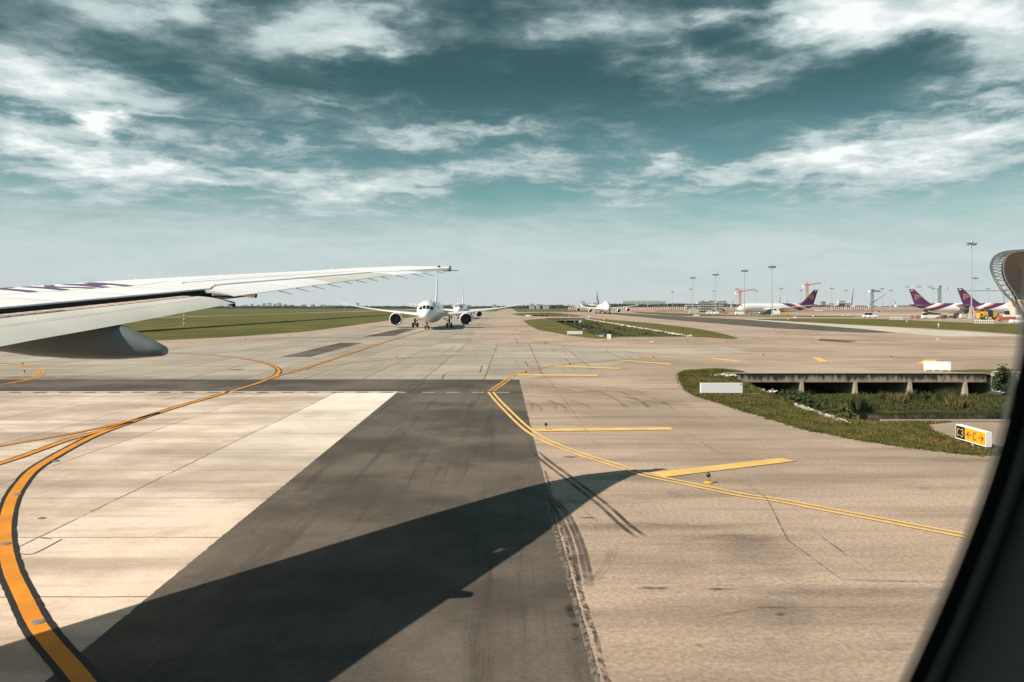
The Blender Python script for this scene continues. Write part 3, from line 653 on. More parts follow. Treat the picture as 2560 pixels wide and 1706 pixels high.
q = MB()
for i in range(-40, 1):
    x = -8.3+i*1.73; q.poly([(x,55.45,LAY*5),(x+.87,55.45,LAY*5),(x+.87,55.78,LAY*5),(x,55.78,LAY*5)])
for i in range(1, 5):
    x = -8.3+i*1.73+.3; q.poly([(x,55.45,LAY*5),(x+.87,55.45,LAY*5),(x+.87,55.66,LAY*5),(x,55.66,LAY*5)])
tag(q.build('road_dashes', WHITEP), kind='structure')
q = MB()
for i in range(-40, 1):
    x = -8.3+i*1.73-.86; q.poly([(x,55.47,LAY*5),(x+.85,55.47,LAY*5),(x+.85,55.72,LAY*5),(x,55.72,LAY*5)])
tag(q.build('road_dashes', BLACKP), kind='structure')
marking('road_edge_line', WHITEP, [([Vector((-120+i*2.,56.05,0)) for i in range(57)],.34,LAY*5,0,.03,.8)])
# cracks, joints, oil marks, tyre scuffs
CR = mat('crack_filler', (.03,.027,.024), .9)
cr = [[(1340,1083),(1352,1140),(1368,1219)][:0] or [(1104,949),(1123,932),(1200,932)],[(1200,932),(1205,915)],[(1312,903),(1321,916)],[(1410,896),(1422,904)],[(1560,887),(1583,897)],[(1295,852),(1292,858)],[(1368,855),(1362,862)],
      [(102,1346),(130,1349)],[(46,1385),(85,1385),(155,1349)],[(1075,846),(1120,843)],[(2235,893),(2258,896)]]
marking('pavement_crack', CR, [(gpts([p for p in c],6), .09 if c[0][1] < 1000 else .035, LAY*3, 0, .03 if c[0][1] < 1000 else .008, 3.) for c in cr if c])
FAINT = mark_mat('faint_patch_tone', (.14,.105,.08), .6, (1.3,2.5), .34, .62)
def scuff(pts, w, m, offs=(0,), z=LAY*6, rag=.008, ends=.15, n=12):
    g = gpts(pts, n); b = MB(); f = []
    for k, o_ in enumerate(offs):
        ribbon(b, g, w, z+.0004*k, o_, rag, 2.)
        s = [min(1, i/(len(g)-1)/ends, (1-i/(len(g)-1))/ends) for i in range(len(g))]; f += s+s
    o = tag(b.build('tyre_mark', m), kind='structure'); set_fade(o, f)
TYRE = mark_mat('tyre_rubber', (.075,.058,.046), .75, (.9,.9), .22, .62); TYRE2 = mark_mat('faint_tyre_rubber', (.12,.09,.07), .36, (.5,.8), .34, .70)
scuff([(1335,1128),(1372,1160),(1424,1199),(1505,1262),(1560,1312),(1604,1346)], .13, TYRE, (-.13,.13), ends=.1)
scuff([(1344,1143),(1420,1210),(1500,1280),(1545,1320)], .06, TYRE2, (-.42,.4), ends=.2)
scuff([(1366,1240),(1405,1278),(1431,1328),(1446,1370),(1454,1404),(1462,1440),(1466,1470)], .10, TYRE, (-.16,0,.12), ends=.15)
scuff([(1360,1225),(1385,1290),(1402,1340)], .06, TYRE2, (-.1,.1))
scuff([(1466,1470),(1500,1440),(1525,1405),(1540,1370)], .05, TYRE2, (-.05,.05,.13))
for pp in ([(1290,972),(1400,968),(1520,974),(1620,992)],[(1300,985),(1420,985),(1560,1000),(1660,1020)],[(1310,962),(1450,962),(1560,972)],[(1500,972),(1560,1000),(1600,1030)],[(1340,1002),(1372,1020),(1376,1035)],[(1380,1000),(1420,1012),(1452,1030)],
           [(1560,985),(1620,1005),(1650,1030)],[(1270,960),(1380,965),(1480,985)],[(1330,1000),(1350,1010),(1350,1032)]):
    scuff(pp, .22, TYRE2, (-.5,.9), rag=.03, ends=.3)
for pp in ([(1824,1181),(1917,1248),(1969,1352),(2102,1450),(2250,1455),(2400,1456)],[(2009,1311),(2090,1370),(2183,1438)],[(1332,905),(1400,985),(1508,1138)],[(1630,1372),(1800,1340),(1960,1338)],[(1515,1300),(1700,1318),(1960,1310)],[(1700,1560),(1900,1520),(2250,1522)],[(1680,1060),(1790,1130),(1860,1150)]):
    scuff(pp, .05, FAINT, rag=.01, ends=.01, n=1)
OIL = mark_mat('oil_stain', (.028,.023,.02), .9, (1.2,2.2), .30, .55)
def blot(px_, py_, rx, ry, m=OIL, z=LAY*6, seed=0, p=.8):
    g = G(px_,py_); b = MB(); n_ = 28; k = 5; vals = []
    b.v.append((g.x,g.y,z)); vals.append(1.)
    for j in range(1,k+1):
        for i in range(n_):
            a = 2*pi*i/n_; rr = (j/k)*(1+.4*noise.noise(Vector((cos(a)*1.3,sin(a)*1.3,seed+px_)))); b.v.append((g.x+rx*rr*cos(a), g.y+ry*rr*sin(a), z)); vals.append((1-j/k)**p)
    for i in range(n_): b.addf((0,1+i,1+(i+1)%n_))
    for j in range(k-1):
        for i in range(n_):
            a0 = 1+j*n_; b.addf((a0+i,a0+n_+i,a0+n_+(i+1)%n_,a0+(i+1)%n_))
    o = tag(b.build('oil_stain', m), kind='structure'); set_fade(o, vals)
GRIME = mark_mat('wide_grime', (.13,.10,.08), .30, (.4,.7), .30, .65)
for a in [(1634,1472,.45,.08),(1800,1475,.42,.06),(1468,1296,.34,.06),(1438,1565,.1,.12),(1437,1600,.10,.1),(1425,1530,.12,.4),(588,925,.85,1.0),(106,1297,.16,.12),(1952,1538,.12,.05),(1745,1616,.10,.03),(1907,1414,.14,.04),(1425,1144,.4,.14)]: blot(*a)
for a in [(1950,1540,.7,1.2),(1230,1555,.5,3),(2110,1480,3,.5),(1650,1315,3.5,.45),(1900,1345,3.5,.4),(1480,980,4.5,4),(1335,968,2.2,3.),(1600,1190,2.4,1.2),(2420,1125,3.5,.8),(2450,1150,3.,.5),(1900,1380,1.2,2.),(1640,1010,2.,2.5),
          (640,851,14,3),(750,846,18,4),(930,838,10,4),(1250,836,20,4),(1120,819,22,3),(1350,836,12,3),(1900,846,14,3),(2080,851,14,4),(2200,853,12,2),(1500,852,10,2),(1480,806,30,6),(1650,815,12,5),(1850,828,18,5),(2100,838,16,5),(200,948,30,3),(100,945,12,2)]: blot(*a, m=GRIME, z=LAY*3+.002, p=.6)
# crumbling pale/dark seam on the edge of the dark shoulder
SEAM = mark_mat('crumbled_seam', (.05,.042,.035), .75, (9,5), .40, .60)
g = [Vector((1.2+.28*max(0,(26-y)/12)+.05*noise.noise(Vector((y*.8,0,0))), y, 0)) for y in [11+i*.4 for i in range(46)]]
b = MB(); ribbon(b, g, .10, LAY*6, -.02, .03, 7.); o = tag(b.build('seam_wear', SEAM), kind='structure'); set_fade(o, [1.]*len(b.v))
PSEAM = mark_mat('pale_seam_dust', (.42,.33,.25), .45, (9,5.), .42, .60)
b = MB(); ribbon(b, g[:36], .10, LAY*7, .16, .05, 3.); o = tag(b.build('seam_wear', PSEAM), kind='structure'); set_fade(o, [1.]*len(b.v))

# ------------------------------------------------------------ taxiway edge lights
def edge_light():
    e = empty('edge_light', (0,0,0))
    q = MB(); q.lathe((0,0,0),(0,0,1),[(0.0,.0),(0,.15),(.02,.15),(.035,.12),(.05,.05),(.05,0)],20); q.build('base_plate', YELM, e, True)
    q = MB(); q.tube((0,0,.05),(0,0,.22),.022,n=8); q.box(-.03,.03,-.03,.03,.1,.13); q.build('stem', ORP, e)
    q = MB(); q.lathe((0,0,.2),(0,0,1),[(0,.045),(.01,.07),(.05,.075),(.1,.065),(.14,.03),(.15,0)],14,True); q.build('lamp', mat('blue_lamp_glass',(.015,.018,.03),.15), e, True)
    return e
EL = edge_light(); first = True
lts = [(1771,1208,'edge light on a yellow disc right of the wide yellow stripe'),(1365,1075,'black edge light on the left end of the middle yellow stripe'),(1315,938,'edge light at the bend of the double yellow line'),
       (1424,916,'edge light beside the curved part of the double line'),(1634,899,'edge light on the straight far double line, left of the narrow stripes'),(1908,893,'edge light on the far double line nearest the bridge'),
       (2228,898,'edge light just behind the far blank sign'),(57,916,'upper of two edge lights inside the left loop marking'),(61,936,'lower of two edge lights inside the left loop marking')]
lts += [(1509,857,'edge light just before the small striped sign of the long grass island'),(1717,857,'edge light between the small orange patch and the thin orange stripe'),(1361,861,'edge light on the pavement left of the long grass island, nearer one'),
   (1291,853,'edge light beside the dark cracks left of the long grass island'),(613,851,'edge light near the lower corner of the left field'),(724,843,'edge light along the left field, right of the corner one'),(1906,856,'edge light below the far yellow loop marking'),
   (1280,843,'farthest edge light left of the long grass island'),(1390,843,'edge light at the lower left rim of the long grass island'),(1240,880,'edge light beside the faded orange line near the pale slabs'),(990,899,'edge light on the faded orange line in mid taxiway'),
   (1050,836,'edge light just in front of the nearest taxiing jet'),(1958,830,'edge light between dark asphalt strip and yellow loop marking'),(2213,823,'edge light on the pale strip before the right grass, leftmost'),(2288,828,'edge light on the pale strip before the right grass, middle'),
   (2434,835,'edge light on the pale strip before the right grass, rightmost'),(1912,822,'edge light on the dark asphalt strip beyond the yellow loop marking')]
for (px_,py_,lab) in lts:
    o = EL if first else copy_tree(EL); first = False
    g = G(px_,py_); o.location = (g.x,g.y,LAY*2); tag(o, lab, 'edge light', 'taxiway edge lights')

# ------------------------------------------------------------ signs
def stroke(b, pts, w, mp, d):          # poly-line strokes in a sign's own plane
    P = [Vector(p) for p in pts]
    for a, c in zip(P[:-1], P[1:]):
        t = (c-a).normalized(); n_ = Vector((-t.y,t.x))*w/2; e_ = t*w*.35
        b.face([mp(*(a-e_-n_),d), mp(*(c+e_-n_),d), mp(*(c+e_+n_),d), mp(*(a-e_+n_),d)]); d += .0004
def arc(cx, cy, rx, ry, a0, a1, n=14): return [(cx+rx*cos(radians(a0+(a1-a0)*i/n)), cy+ry*sin(radians(a0+(a1-a0)*i/n))) for i in range(n+1)]
def sign(loc, rz, w, h, dep, foot, label, panels=(), feet=3, cat='airfield sign', group=None):
    # local: face towards -Y, width along X, centred
    e = empty('airfield_sign', loc, rz, label, cat, group)
    q = MB(); q.box(-w/2,w/2,-dep/2,dep/2,foot,foot+h); q.build('cabinet', WHITE2, e)
    for i in range(feet):
        x = -w/2+.12+(w-.24)*i/(feet-1)
        q = MB(); q.tube((x,0,.04),(x,0,foot-.001),.028,n=8); q.lathe((x,0,0),(0,0,1),[(0,.0),(0,.11),(.03,.10),(.09,.035),(.1,.0)],12); q.build('foot', WHITE2, e, True)
    for (x0,x1,m) in panels:
        q = MB(); q.box(x0,x1,-dep/2-.006,-dep/2+.001,foot+.045,foot+h-.045); q.build('panel', m, e)
    return e
SBLK = mat('sign_black', (.012,.012,.014), .4); SOR = mat('sign_orange', (.88,.38,.02), .4); SYL = mat('sign_letter_yellow', (.75,.52,.18), .5)
s3 = sign((19.93,34.42,LAY*2), radians(-90), 2.28, .63, .24, .12, 'white cabinet sign reading C3 and C between two arrows', [(-1.1,-.42,SBLK),(-.414,1.1,SOR)])
mp = lambda x, y, d: (x, -.12-d, y)
q = MB(); cz = .435
stroke(q, arc(-.90,cz,.10,.155,50,310), .036, mp, .010); q.build('letter', SYL, s3); q = MB()
stroke(q, arc(-.63,cz+.075,.095,.08,150,-90), .036, mp, .010); stroke(q, arc(-.63,cz-.08,.10,.085,90,-150), .036, mp, .018)
q.build('letter', SYL, s3)
q = MB(); stroke(q, arc(.34,cz,.10,.155,50,310), .04, mp, .010); q.build('letter', SBLK, s3)
for x, s in ((-.08,-1),(.79,1)):
    q = MB(); stroke(q, [(x-s*.16,cz),(x+s*.16,cz)], .036, mp, .010); stroke(q, [(x+s*.03,cz+.12),(x+s*.17,cz),(x+s*.03,cz-.12)], .036, mp, .014); q.build('arrow', SBLK, s3)
g = G(1803,986); s1 = sign((g.x,g.y,LAY*2), 0, 2.85, .66, .26, .1, 'large blank white sign back in front of the canal bridge')
q = MB(); q.box(1.26,1.34,-.14,-.131,.66,.72); q.build('latch', SBLK, s1)
q = MB(); q.box(g.x-1.7,g.x+2.6,g.y-.25,g.y+.25,.0,.035); tag(q.build('concrete_plinth', CCON), 'thin concrete slab under the blank white sign by the bridge', 'slab')
g = G(2343,928); s2 = sign((g.x,g.y,LAY*2), radians(14), 2.25, .78, .26, .1, 'blank white sign back standing behind the canal bridge', feet=4)
s2.rotation_euler.z = radians(-14)
q = MB(); q.box(.98,1.06,-.14,-.131,.74,.80); q.build('latch', SBLK, s2)
def gs(px_, py_, wpx, hpx, rz, lab, panels=(), dep=.3, feet=2):
    g = G(px_,py_); s = g.y/FPX; w = wpx*s
    return sign((g.x,g.y,LAY*3), rz, w, hpx*s, dep, .12, lab, [(a*w,b_*w,m) for a,b_,m in panels], feet)
gs(1437,837.5,38,7.6,0,'white blank sign on the near edge of the long grass island')
gs(1516.7,800.5,19,3.4,0,'orange direction sign with dark middle beside the far canal bridge',[(-.49,-.08,SOR),(-.07,.06,SBLK),(.07,.49,SOR)])
gs(1523,848.5,9.5,10.5,radians(-35),'small white sign with orange stripes at the corner of the long grass island',[(-.4,-.12,SOR),(-.02,.2,ORP)])
gs(1320,791.6,14,3,0,'tiny white sign back on the farthest grass patch')
gs(1741,790.6,14,3,0,'low white sign at the edge of the grass left of the parked aircraft')
gs(1988,796,8.5,3.2,0,'small white sign on the tip of the right grass strip')
q = MB()
g = G(2347,820)
def small_post(px_, py_, h, r, lab, m=WHITE2):
    g = G(px_,py_); q = MB(); q.tube((g.x,g.y,0),(g.x,g.y,h*.75),r,n=8); q.box(g.x-r*2,g.x+r*2,g.y-r,g.y+r,h*.62,h); tag(q.build('marker_post', m), lab, 'marker post', 'white marker posts')
small_post(2346.5,818.5,1.1,.10,'white marker post on the right grass strip'); small_post(2267,806.5,.8,.09,'smaller white marker post at the back of the right grass strip')
small_post(1970,800.5,1.,.09,'white marker post at the left end of the right grass strip'); small_post(1423.5,792.5,.9,.1,'white marker post by the small far grass patch'); small_post(1473,797,1.6,.2,'white marker on the end of the far canal bridge')
# red and white banded pole on the left field
g = G(460,817); e = empty('banded_pole', tuple(g), 0, 'red and white banded pole standing on the left field', 'pole')
q = MB(); q.box(-2,2,-.5,.5,0,.12); q.build('base_slab', CCON, e)
for i in range(8):
    q = MB(); q.tube((0,0,.12+i*.62),(0,0,.12+(i+1)*.62-.001),.13,n=10); q.build('band', WHITE2 if i % 2 else REDP, e)
# ------------------------------------------------------------ own aircraft: wing seen through its cabin window
def lerp(a, b, t): return a+(b-a)*t
def pl(x, tab):                        # piecewise linear table lookup -> tuple
    if x <= tab[0][0]: a, b = tab[0], tab[1]
    elif x >= tab[-1][0]: a, b = tab[-2], tab[-1]
    else:
        for i in range(len(tab)-1):
            if tab[i][0] <= x <= tab[i+1][0]: a, b = tab[i], tab[i+1]; break
    t = (x-a[0])/(b[0]-a[0]); return tuple(lerp(a[k], b[k], t) for k in range(1, len(a)))
LE = [(0.2,-22.8,4.68),(17.48,-11.24,6.41),(20.21,-9.43,6.70),(23.21,-7.22,6.98),(24.3,-6.33,7.09),(25.48,-5.12,7.24),(26.2,-3.77,7.33),(26.42,-2.76,7.34),(26.52,-2.05,7.31)]
HG = [(0.2,-15.5,4.6),(13.62,-8.76,5.99),(17.7,-6.72,6.41),(18.6,-6.95,6.52),(24.5,-4.32,7.07),(25.2,-3.75,7.13),(26.3,-2.15,7.27),(26.52,-2.0,7.29)]   # aft edge of the fixed upper skin
TEO = [(18.28,-5.87,6.31),(19.97,-5.31,6.49),(22.19,-4.57,6.72),(24.07,-3.85,6.93),(25.64,-3.03,7.09),(26.32,-2.08,7.21)]
FTE = [(0.2,-11.6,3.9),(12.23,-7.86,5.39),(13.19,-7.54,5.54),(14.39,-7.1,5.68),(15.69,-6.66,5.86),(17.2,-6.13,6.06),(17.6,-5.98,6.11)]
def thick(Y): return lerp(1.0, .10, min(1, Y/26.4))
def upper(Y, c):                       # fixed upper skin; c = 0 at leading edge, 1 at its aft edge
    xl, zl = pl(Y, LE); xh, zh = pl(Y, HG); t = thick(Y)
    bul = .16*t*(4*c*(1-c))**.8
    z = lerp(zl, zh, c)+bul
    if c < .12: z -= .35*t*(1-sqrt(max(0,1-(1-c/.12)**2)))*.55
    return Vector((lerp(xl, xh, c), Y, z))
def lower(Y, c):
    xl, zl = pl(Y, LE); xh, zh = pl(Y, HG); t = thick(Y)
    z = lerp(zl, zh, c)-.19*t-(.42*t)*(4*min(c,.5)*(1-min(c,.5)))**.7*(1 if c < .5 else 1-.75*(c-.5)*2)
    return Vector((lerp(xl, xh, c), Y, z))
def wing_skin():
    m = bpy.data.materials.new('wing_skin'); m.use_nodes = True; nt = m.node_tree; N = nt.nodes; L = nt.links; b = N['Principled BSDF']
    b.inputs['Roughness'].default_value = .38; b.inputs['Specular IOR Level'].default_value = .45
    g = N.new('ShaderNodeNewGeometry'); mp = N.new('ShaderNodeMapping'); mp.inputs[2].default_value = (0,0,radians(-20)); mp.inputs[3].default_value = (.5,3.5,1); L.new(g.outputs['Position'], mp.inputs[0])
    n = N.new('ShaderNodeTexNoise'); n.inputs['Scale'].default_value = 1.; n.inputs['Detail'].default_value = 7; n.inputs['Roughness'].default_value = .65; L.new(mp.outputs[0], n.inputs['Vector'])
    r = N.new('ShaderNodeMapRange'); L.new(n.outputs[0], r.inputs[0]); r.inputs[1].default_value = .42; r.inputs[2].default_value = .75
    mx = N.new('ShaderNodeMix'); mx.data_type='RGBA'; L.new(r.outputs[0], mx.inputs[0]); mx.inputs[6].default_value = (.90,.90,.89,1); mx.inputs[7].default_value = (.78,.76,.73,1); L.new(mx.outputs[2], b.inputs['Base Color'])
    return m
WSK = wing_skin()
FLAPM = mat('flap_grey', (.66,.64,.57), .45, var=.10, vscale=.9); FLAPB = mat('flap_cove_beige', (.68,.54,.44), .5, var=.18, vscale=1.6)
CANOE = mat('fairing_shaded_grey', (.17,.19,.19), .42, var=.05); COVE = mat('cove_black', (.012,.012,.012), .8); PURP = mat('purple_letter', (.13,.07,.17), .5)  # fairing colour darker than its light grey paint, carrying the shade under the flap
SEAL = mat('panel_seam', (.22,.2,.19), .7); SEALD = mat('dark_seam', (.04,.038,.036), .7)
own = empty('passenger_airliner', (0,-2.75,0), 0, 'the airliner we sit in: white wing with TKM letters outside and dark window frame', 'airliner')
def opart(b, nm, m, smooth=False, sharp=None, parent=None):
    o = b.build(nm, m, parent or own, smooth, sharp); o.location = -own.location if parent is None else (0,0,0); return o
Ys = [.2,3,6,9,11,12.5,13.62,15,16.3,17.7,18.15,18.6,19.7,21,22.6,23.5,24.5,25,25.5,25.9,26.2,26.4,26.51]
cs = [0,.015,.04,.08,.12,.2,.3,.42,.55,.7,.85,1.]
b = MB(); rings = []
for Y in Ys: rings.append([upper(Y,c) for c in cs]+[lower(Y,c) for c in reversed(cs)])
b.loft(rings, True, True, True); opart(b, 'wing', WSK, True, 35)
# dark cove under the fixed skin, then the drooped inboard flap in two facets
def flap(Y, t):                        # t 0 at cove, 1 at trailing edge, chord slightly humped
    xh, zh = pl(Y, HG) if Y < 17.7 else pl(17.7, HG); xt, zt = pl(Y, FTE)
    a = Vector((xh+.02, Y, zh-.11-.03*(1-min(1,Y/17)))); e_ = Vector((xt, Y, zt))
    p = a.lerp(e_, t); p.z += .10*4*t*(1-t)*thick(Y)*1.6
    return p
FY = [.3,4,8,10,11.5,12.8,14.1,15.4,16.6,16.95]
b = MB(); b.loft([[Vector((pl(Y,HG)[0]-.25,Y,pl(Y,HG)[1]-.12)), Vector((pl(Y,HG)[0]+.02,Y,pl(Y,HG)[1]-.03)), Vector((pl(Y,HG)[0]+.06,Y,pl(Y,HG)[1]-.20)), Vector((pl(Y,HG)[0]-.25,Y,pl(Y,HG)[1]-.35))] for Y in FY+[17.7]], True, True, True)
opart(b, 'flap_cove', COVE)
b = MB(); ts = [0,.08,.18,.30]; b.loft([[flap(Y,t) for t in ts]+[flap(Y,.3)-Vector((0,0,.22)), flap(Y,0)-Vector((0,0,.15))] for Y in FY], True, True, True); opart(b, 'flap_vane', FLAPB, True, 30)
ts = [.303,.36,.45,.55,.66,.78,.9,1.]
def fend(Y, t): return flap(Y + (.45*t if Y > 16.9 else 0), t)
b = MB(); b.loft([[fend(Y,t)+Vector((0,0,-.012)) for t in ts]+[fend(Y,t)-Vector((0,0,.015+.20*thick(Y)*(1-t)**.8)) for t in reversed(ts)] for Y in FY], True, True, True); fl = opart(b, 'flap', FLAPM, True, 30)
q = MB(); q.loft([[fend(16.96,t)+Vector((0,.0,.01)) for t in (0,.3,.6,1)], [fend(16.96,t)+Vector((0,.05,-.10)) for t in (0,.3,.6,1)]], False); opart(q, 'flap_end_seal', COVE)
def seam(fn, c0, c1, Y0, Y1, w, m, nm, n=30, up=.006):
    b = MB(); rows = []
    for i in range(n+1):
        t = i/n; Y = lerp(Y0,Y1,t); c = lerp(c0,c1,t); p = fn(Y,c); p2 = fn(Y,min(1,c+w)); rows.append([p+Vector((0,0,up)), p2+Vector((0,0,up))])
    b.loft(rows, False); opart(b, nm, m)
seam(upper, .66,.66, 8, 23.2, .006, SEAL, 'panel_seam'); seam(upper, .14,.16, 8, 25., .005, SEAL, 'panel_seam', up=.008)
seam(upper, .80,.80, 18.4, 24.4, .012, SEALD, 'panel_seam')
seam(fend, .62,.60, 9, 16.9, .008, SEAL, 'panel_seam', up=.002)
for Y in (12.6, 14.6, 15.9, 17.2, 19.4, 21.4, 23.0):
    b = MB(); b.loft([[upper(Y,c)+Vector((0,0,.006)), upper(Y,c)+Vector((0,.02,.006))] for c in (.66,.75,.85,.95,1)], False); opart(b, 'panel_seam', SEAL)
for i in range(34):                    # ribbed flap vane
    b = MB(); Y = 10.2+i*.2; b.loft([[flap(Y,t)+Vector((0,0,.004)), flap(Y+.05,t)+Vector((0,0,.004))] for t in (.02,.08,.18,.27)], False); opart(b, 'vane_rib', mat('vane_rib_brown', (.56,.44,.36), .6))
seam(flap, .25,.27, 12.5, 14.3, .03, SEALD, 'panel_seam', up=.01)
# outboard flap / aileron, hung on the fixed skin's aft edge
def ofl(Y, t):
    a = Vector((*[pl(Y,HG)[0]+.015], Y, pl(Y,HG)[1]-.03)); x, z = pl(Y,TEO); e_ = Vector((x,Y,z)); p = a.lerp(e_, t); p.z += .03*4*t*(1-t); return p
for (ya, yb, nm) in ((17.55, 21.4, 'outboard_flap'), (21.42, 24.45, 'aileron')):
    yy = [ya+(yb-ya)*i/6 for i in range(7)]; tt = [0,.25,.5,.75,1]
    b = MB(); b.loft([[ofl(Y,t) for t in tt]+[ofl(Y,t)-Vector((0,0,.012+.14*thick(Y)*(1-t))) for t in reversed(tt)] for Y in yy], True, True, True); opart(b, nm, FLAPM if nm == 'aileron' else WSK, True, 30)
b = MB(); yy = [24.48,25.0,25.4,25.8,26.1,26.3]; b.loft([[Vector((pl(Y,HG)[0],Y,pl(Y,HG)[1]-.01)), Vector((pl(Y,TEO)[0],Y,pl(Y,TEO)[1])), Vector((pl(Y,HG)[0],Y,pl(Y,HG)[1]-.08))] for Y in yy], True, True, True); opart(b, 'tip_trailing_edge', WSK)
# added black plate stops sun leaking past the flap end; then small pointed fairing
b = MB(); b.hexa([(-6.75,17.2,6.17),(-6.2,17.3,6.165),(-6.02,18.0,6.22),(-6.7,18.0,6.24)],[(-6.75,17.2,6.19),(-6.2,17.3,6.185),(-6.02,18.0,6.235),(-6.7,18.0,6.26)]); opart(b, 'light_gap_plate', COVE)
b = MB(); b.tube((-7.0,18.55,6.34),(-6.27,18.63,6.30),.09,.07,10); b.tube((-6.27,18.63,6.30),(-6.0,18.65,6.25),.07,.055,10); opart(b, 'small_fairing', WHITE, True)
b = MB(); b.tube((-6.0,18.65,6.25),(-5.98,18.65,6.247),.056,.045,10); opart(b, 'fairing_tip', COVE)
# canoe fairing under the flap
def canoe(Yc, stations):
    rings = []
    for (x, zt, zb, hw) in stations:
        r = []
        for i in range(20):
            a = 2*pi*i/20; cx_, cz_ = cos(a), sin(a)
            ex = .62; sx = abs(cx_)**ex*(1 if cx_ > 0 else -1); sz = abs(cz_)**ex*(1 if cz_ > 0 else -1)
            r.append(Vector((x, Yc+hw*sx*(1 if cz_ < 0 else 1-.22*cz_), (zt+zb)/2+(zt-zb)/2*sz)))
        rings.append(r)
    return rings
Yc = 14.5
st = [(-11.0,5.75,5.5,.05),(-10.8,5.8,5.38,.2),(-10.3,5.8,5.26,.30),(-9.6,5.8,5.16,.32),(-8.9,5.74,5.065,.33),(-8.2,5.72,5.02,.33),(-7.6,5.70,5.005,.31),(-7.3,5.64,5.01,.29),(-7.0,5.49,5.03,.26),(-6.75,5.36,5.05,.23),(-6.56,5.26,5.075,.19),(-6.53,5.23,5.10,.16)]
st = [(x*.967, 6-(6-zt)*.967, 6-(6-zb)*.967, hw*.85) for x,zt,zb,hw in st]
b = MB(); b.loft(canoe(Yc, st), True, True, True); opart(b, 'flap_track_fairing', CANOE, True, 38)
# static wicks, tip light, leading-edge studs
WICK = mat('static_wick', (.03,.03,.03), .6)
for (px_,py_,dx) in ((699.5,726.7,.32),(744,721,.30),(783.6,716,.30),(821.5,711,.34),(865,706.5,.2),(892,701,.28),(922.6,697,.28),(954.5,693,.26),(993,684.5,.34),(1033.5,681.5,.34),(1059,679,.34),(1096,677.5,.22)):
    r = (px_-CX)/FPX; best = min(TEO[:1]+[(18.3+i*.02,)+pl(18.3+i*.02,TEO) for i in range(400)], key=lambda t: abs(t[1]/t[0]-r))
    q = MB(); q.tube((best[1]-.03,best[0],best[2]-.02),(best[1]+dx,best[0]-.02,best[2]-.02-dx*.28),.010,.005,6); opart(q, 'static_wick', WICK)
q = MB(); q.box(-2.31,-2.03,26.35,26.63,7.18,7.215); q.box(-2.08,-2.045,26.37,26.6,7.18,7.36); q.tube((-2.05,26.4,7.2),(-1.76,26.4,7.19),.011,n=6); opart(q, 'tip_light', DGREY)
q = MB()
q.lathe((-2.42,26.35,7.29),(0,0,1),[(0,.05),(.05,.045),(.08,0)],8)
opart(q, 'tip_beacon', DGREY)
for (px_,) in ((94,),(230,),(353,),(464,),(565,),(660,),(744,),(850,)):
    r = (px_-CX)/FPX; Y = min([16+i*.02 for i in range(500)], key=lambda y: abs((pl(y,LE)[0]+.3)/y-r)); p = upper(Y, .055)
    q = MB(); q.lathe(p-Vector((0,0,.02)), (0,0,1), [(0,.03),(.035,.032),(.05,.02),(.055,0)], 8); opart(q, 'vent_stud', WHITE)
# registration letters on the upper skin (tops toward the leading edge)
e1 = Vector((.549,.836)); O0 = Vector((-9.45,15.75)); e2 = Vector((-.836,.549))
def onwing(u, v):                      # u along the span, v towards the leading edge
    p = O0+e1*u+e2*v; lx = pl(p.y,LE)[0]; hx = pl(p.y,HG)[0]; c = (p.x-lx)/(hx-lx); c = max(.02,min(.98,c)); w = upper(p.y,c); return w+Vector((0,0,.009))
def lstroke(b, p0, p1, w):
    p0 = Vector(p0); p1 = Vector(p1); t = (p1-p0).normalized(); n_ = Vector((-t.y,t.x))*w/2; k = 8
    for i in range(k):
        a = p0.lerp(p1,i/k); c = p0.lerp(p1,(i+1)/k)
        b.face([onwing(*(a-n_)), onwing(*(c-n_)), onwing(*(c+n_)), onwing(*(a+n_))])
Hh = 1.7; w_ = .20
for nm, S in (('letter', [((-.02,0),(-.02,Hh)),((-.42,Hh-.08),(.38,Hh-.08))]), ('letter', [((.60,0),(.60,Hh)),((.64,.62),(1.12,Hh)),((.82,.95),(1.20,0))]), ('letter', [((1.46,0),(1.46,Hh)),((1.48,Hh-.05),(1.72,.6)),((1.72,.6),(1.96,Hh-.05)),((1.98,0),(1.98,Hh))])):
    b = MB()
    for s in S: lstroke(b, s[0], s[1], w_)
    opart(b, nm, PURP)
# fuselage shell with the cabin window
FY0, FZ0, FR = -2.75, 5.35, 3.05
def skin(X, th, R=FR): return Vector((X, FY0+R*cos(th), FZ0+R*sin(th)))
thw = math.asin((6.0-FZ0)/FR); YW = skin(0,thw).y
OUT = [(2620,400),(2596,560),(2582,640),(2576,700),(2568,780),(2557,870),(2541,960),(2516,1070),(2490,1160),(2455,1262),(2418,1360),(2390,1430),(2346,1535),(2310,1615),(2272,1697),(2220,1800),(2140,1960),(1980,2120),(1750,2225),(1400,2270),(1000,2255),(560,2180),(240,2050),(20,1880),(-160,1600),(-270,1250),(-310,900),(-320,500),(-310,100),(-270,-300),(-160,-650),(60,-900),(450,-1060),(900,-1110),(1400,-1110),(1850,-1050),(2230,-880),(2460,-600),(2570,-280),(2608,50),(2608,250)]
ol = spline([Vector((px_, py_)) for px_,py_ in OUT], 6, True)
ctr = Vector((1180,580))
YS = YW-.02
def loopat(grow, Y, gp=0.):            # outline on the plane Y, grown outward in metres
    r = []
    for p in ol:
        d = (p-ctr).normalized(); c = Vector(((p.x-CX)/FPX*YS, 0, EYE+(HY-p.y)/FPX*YS)); r.append(Vector((c.x+d.x*grow, Y, c.z-d.y*grow)))
    return r
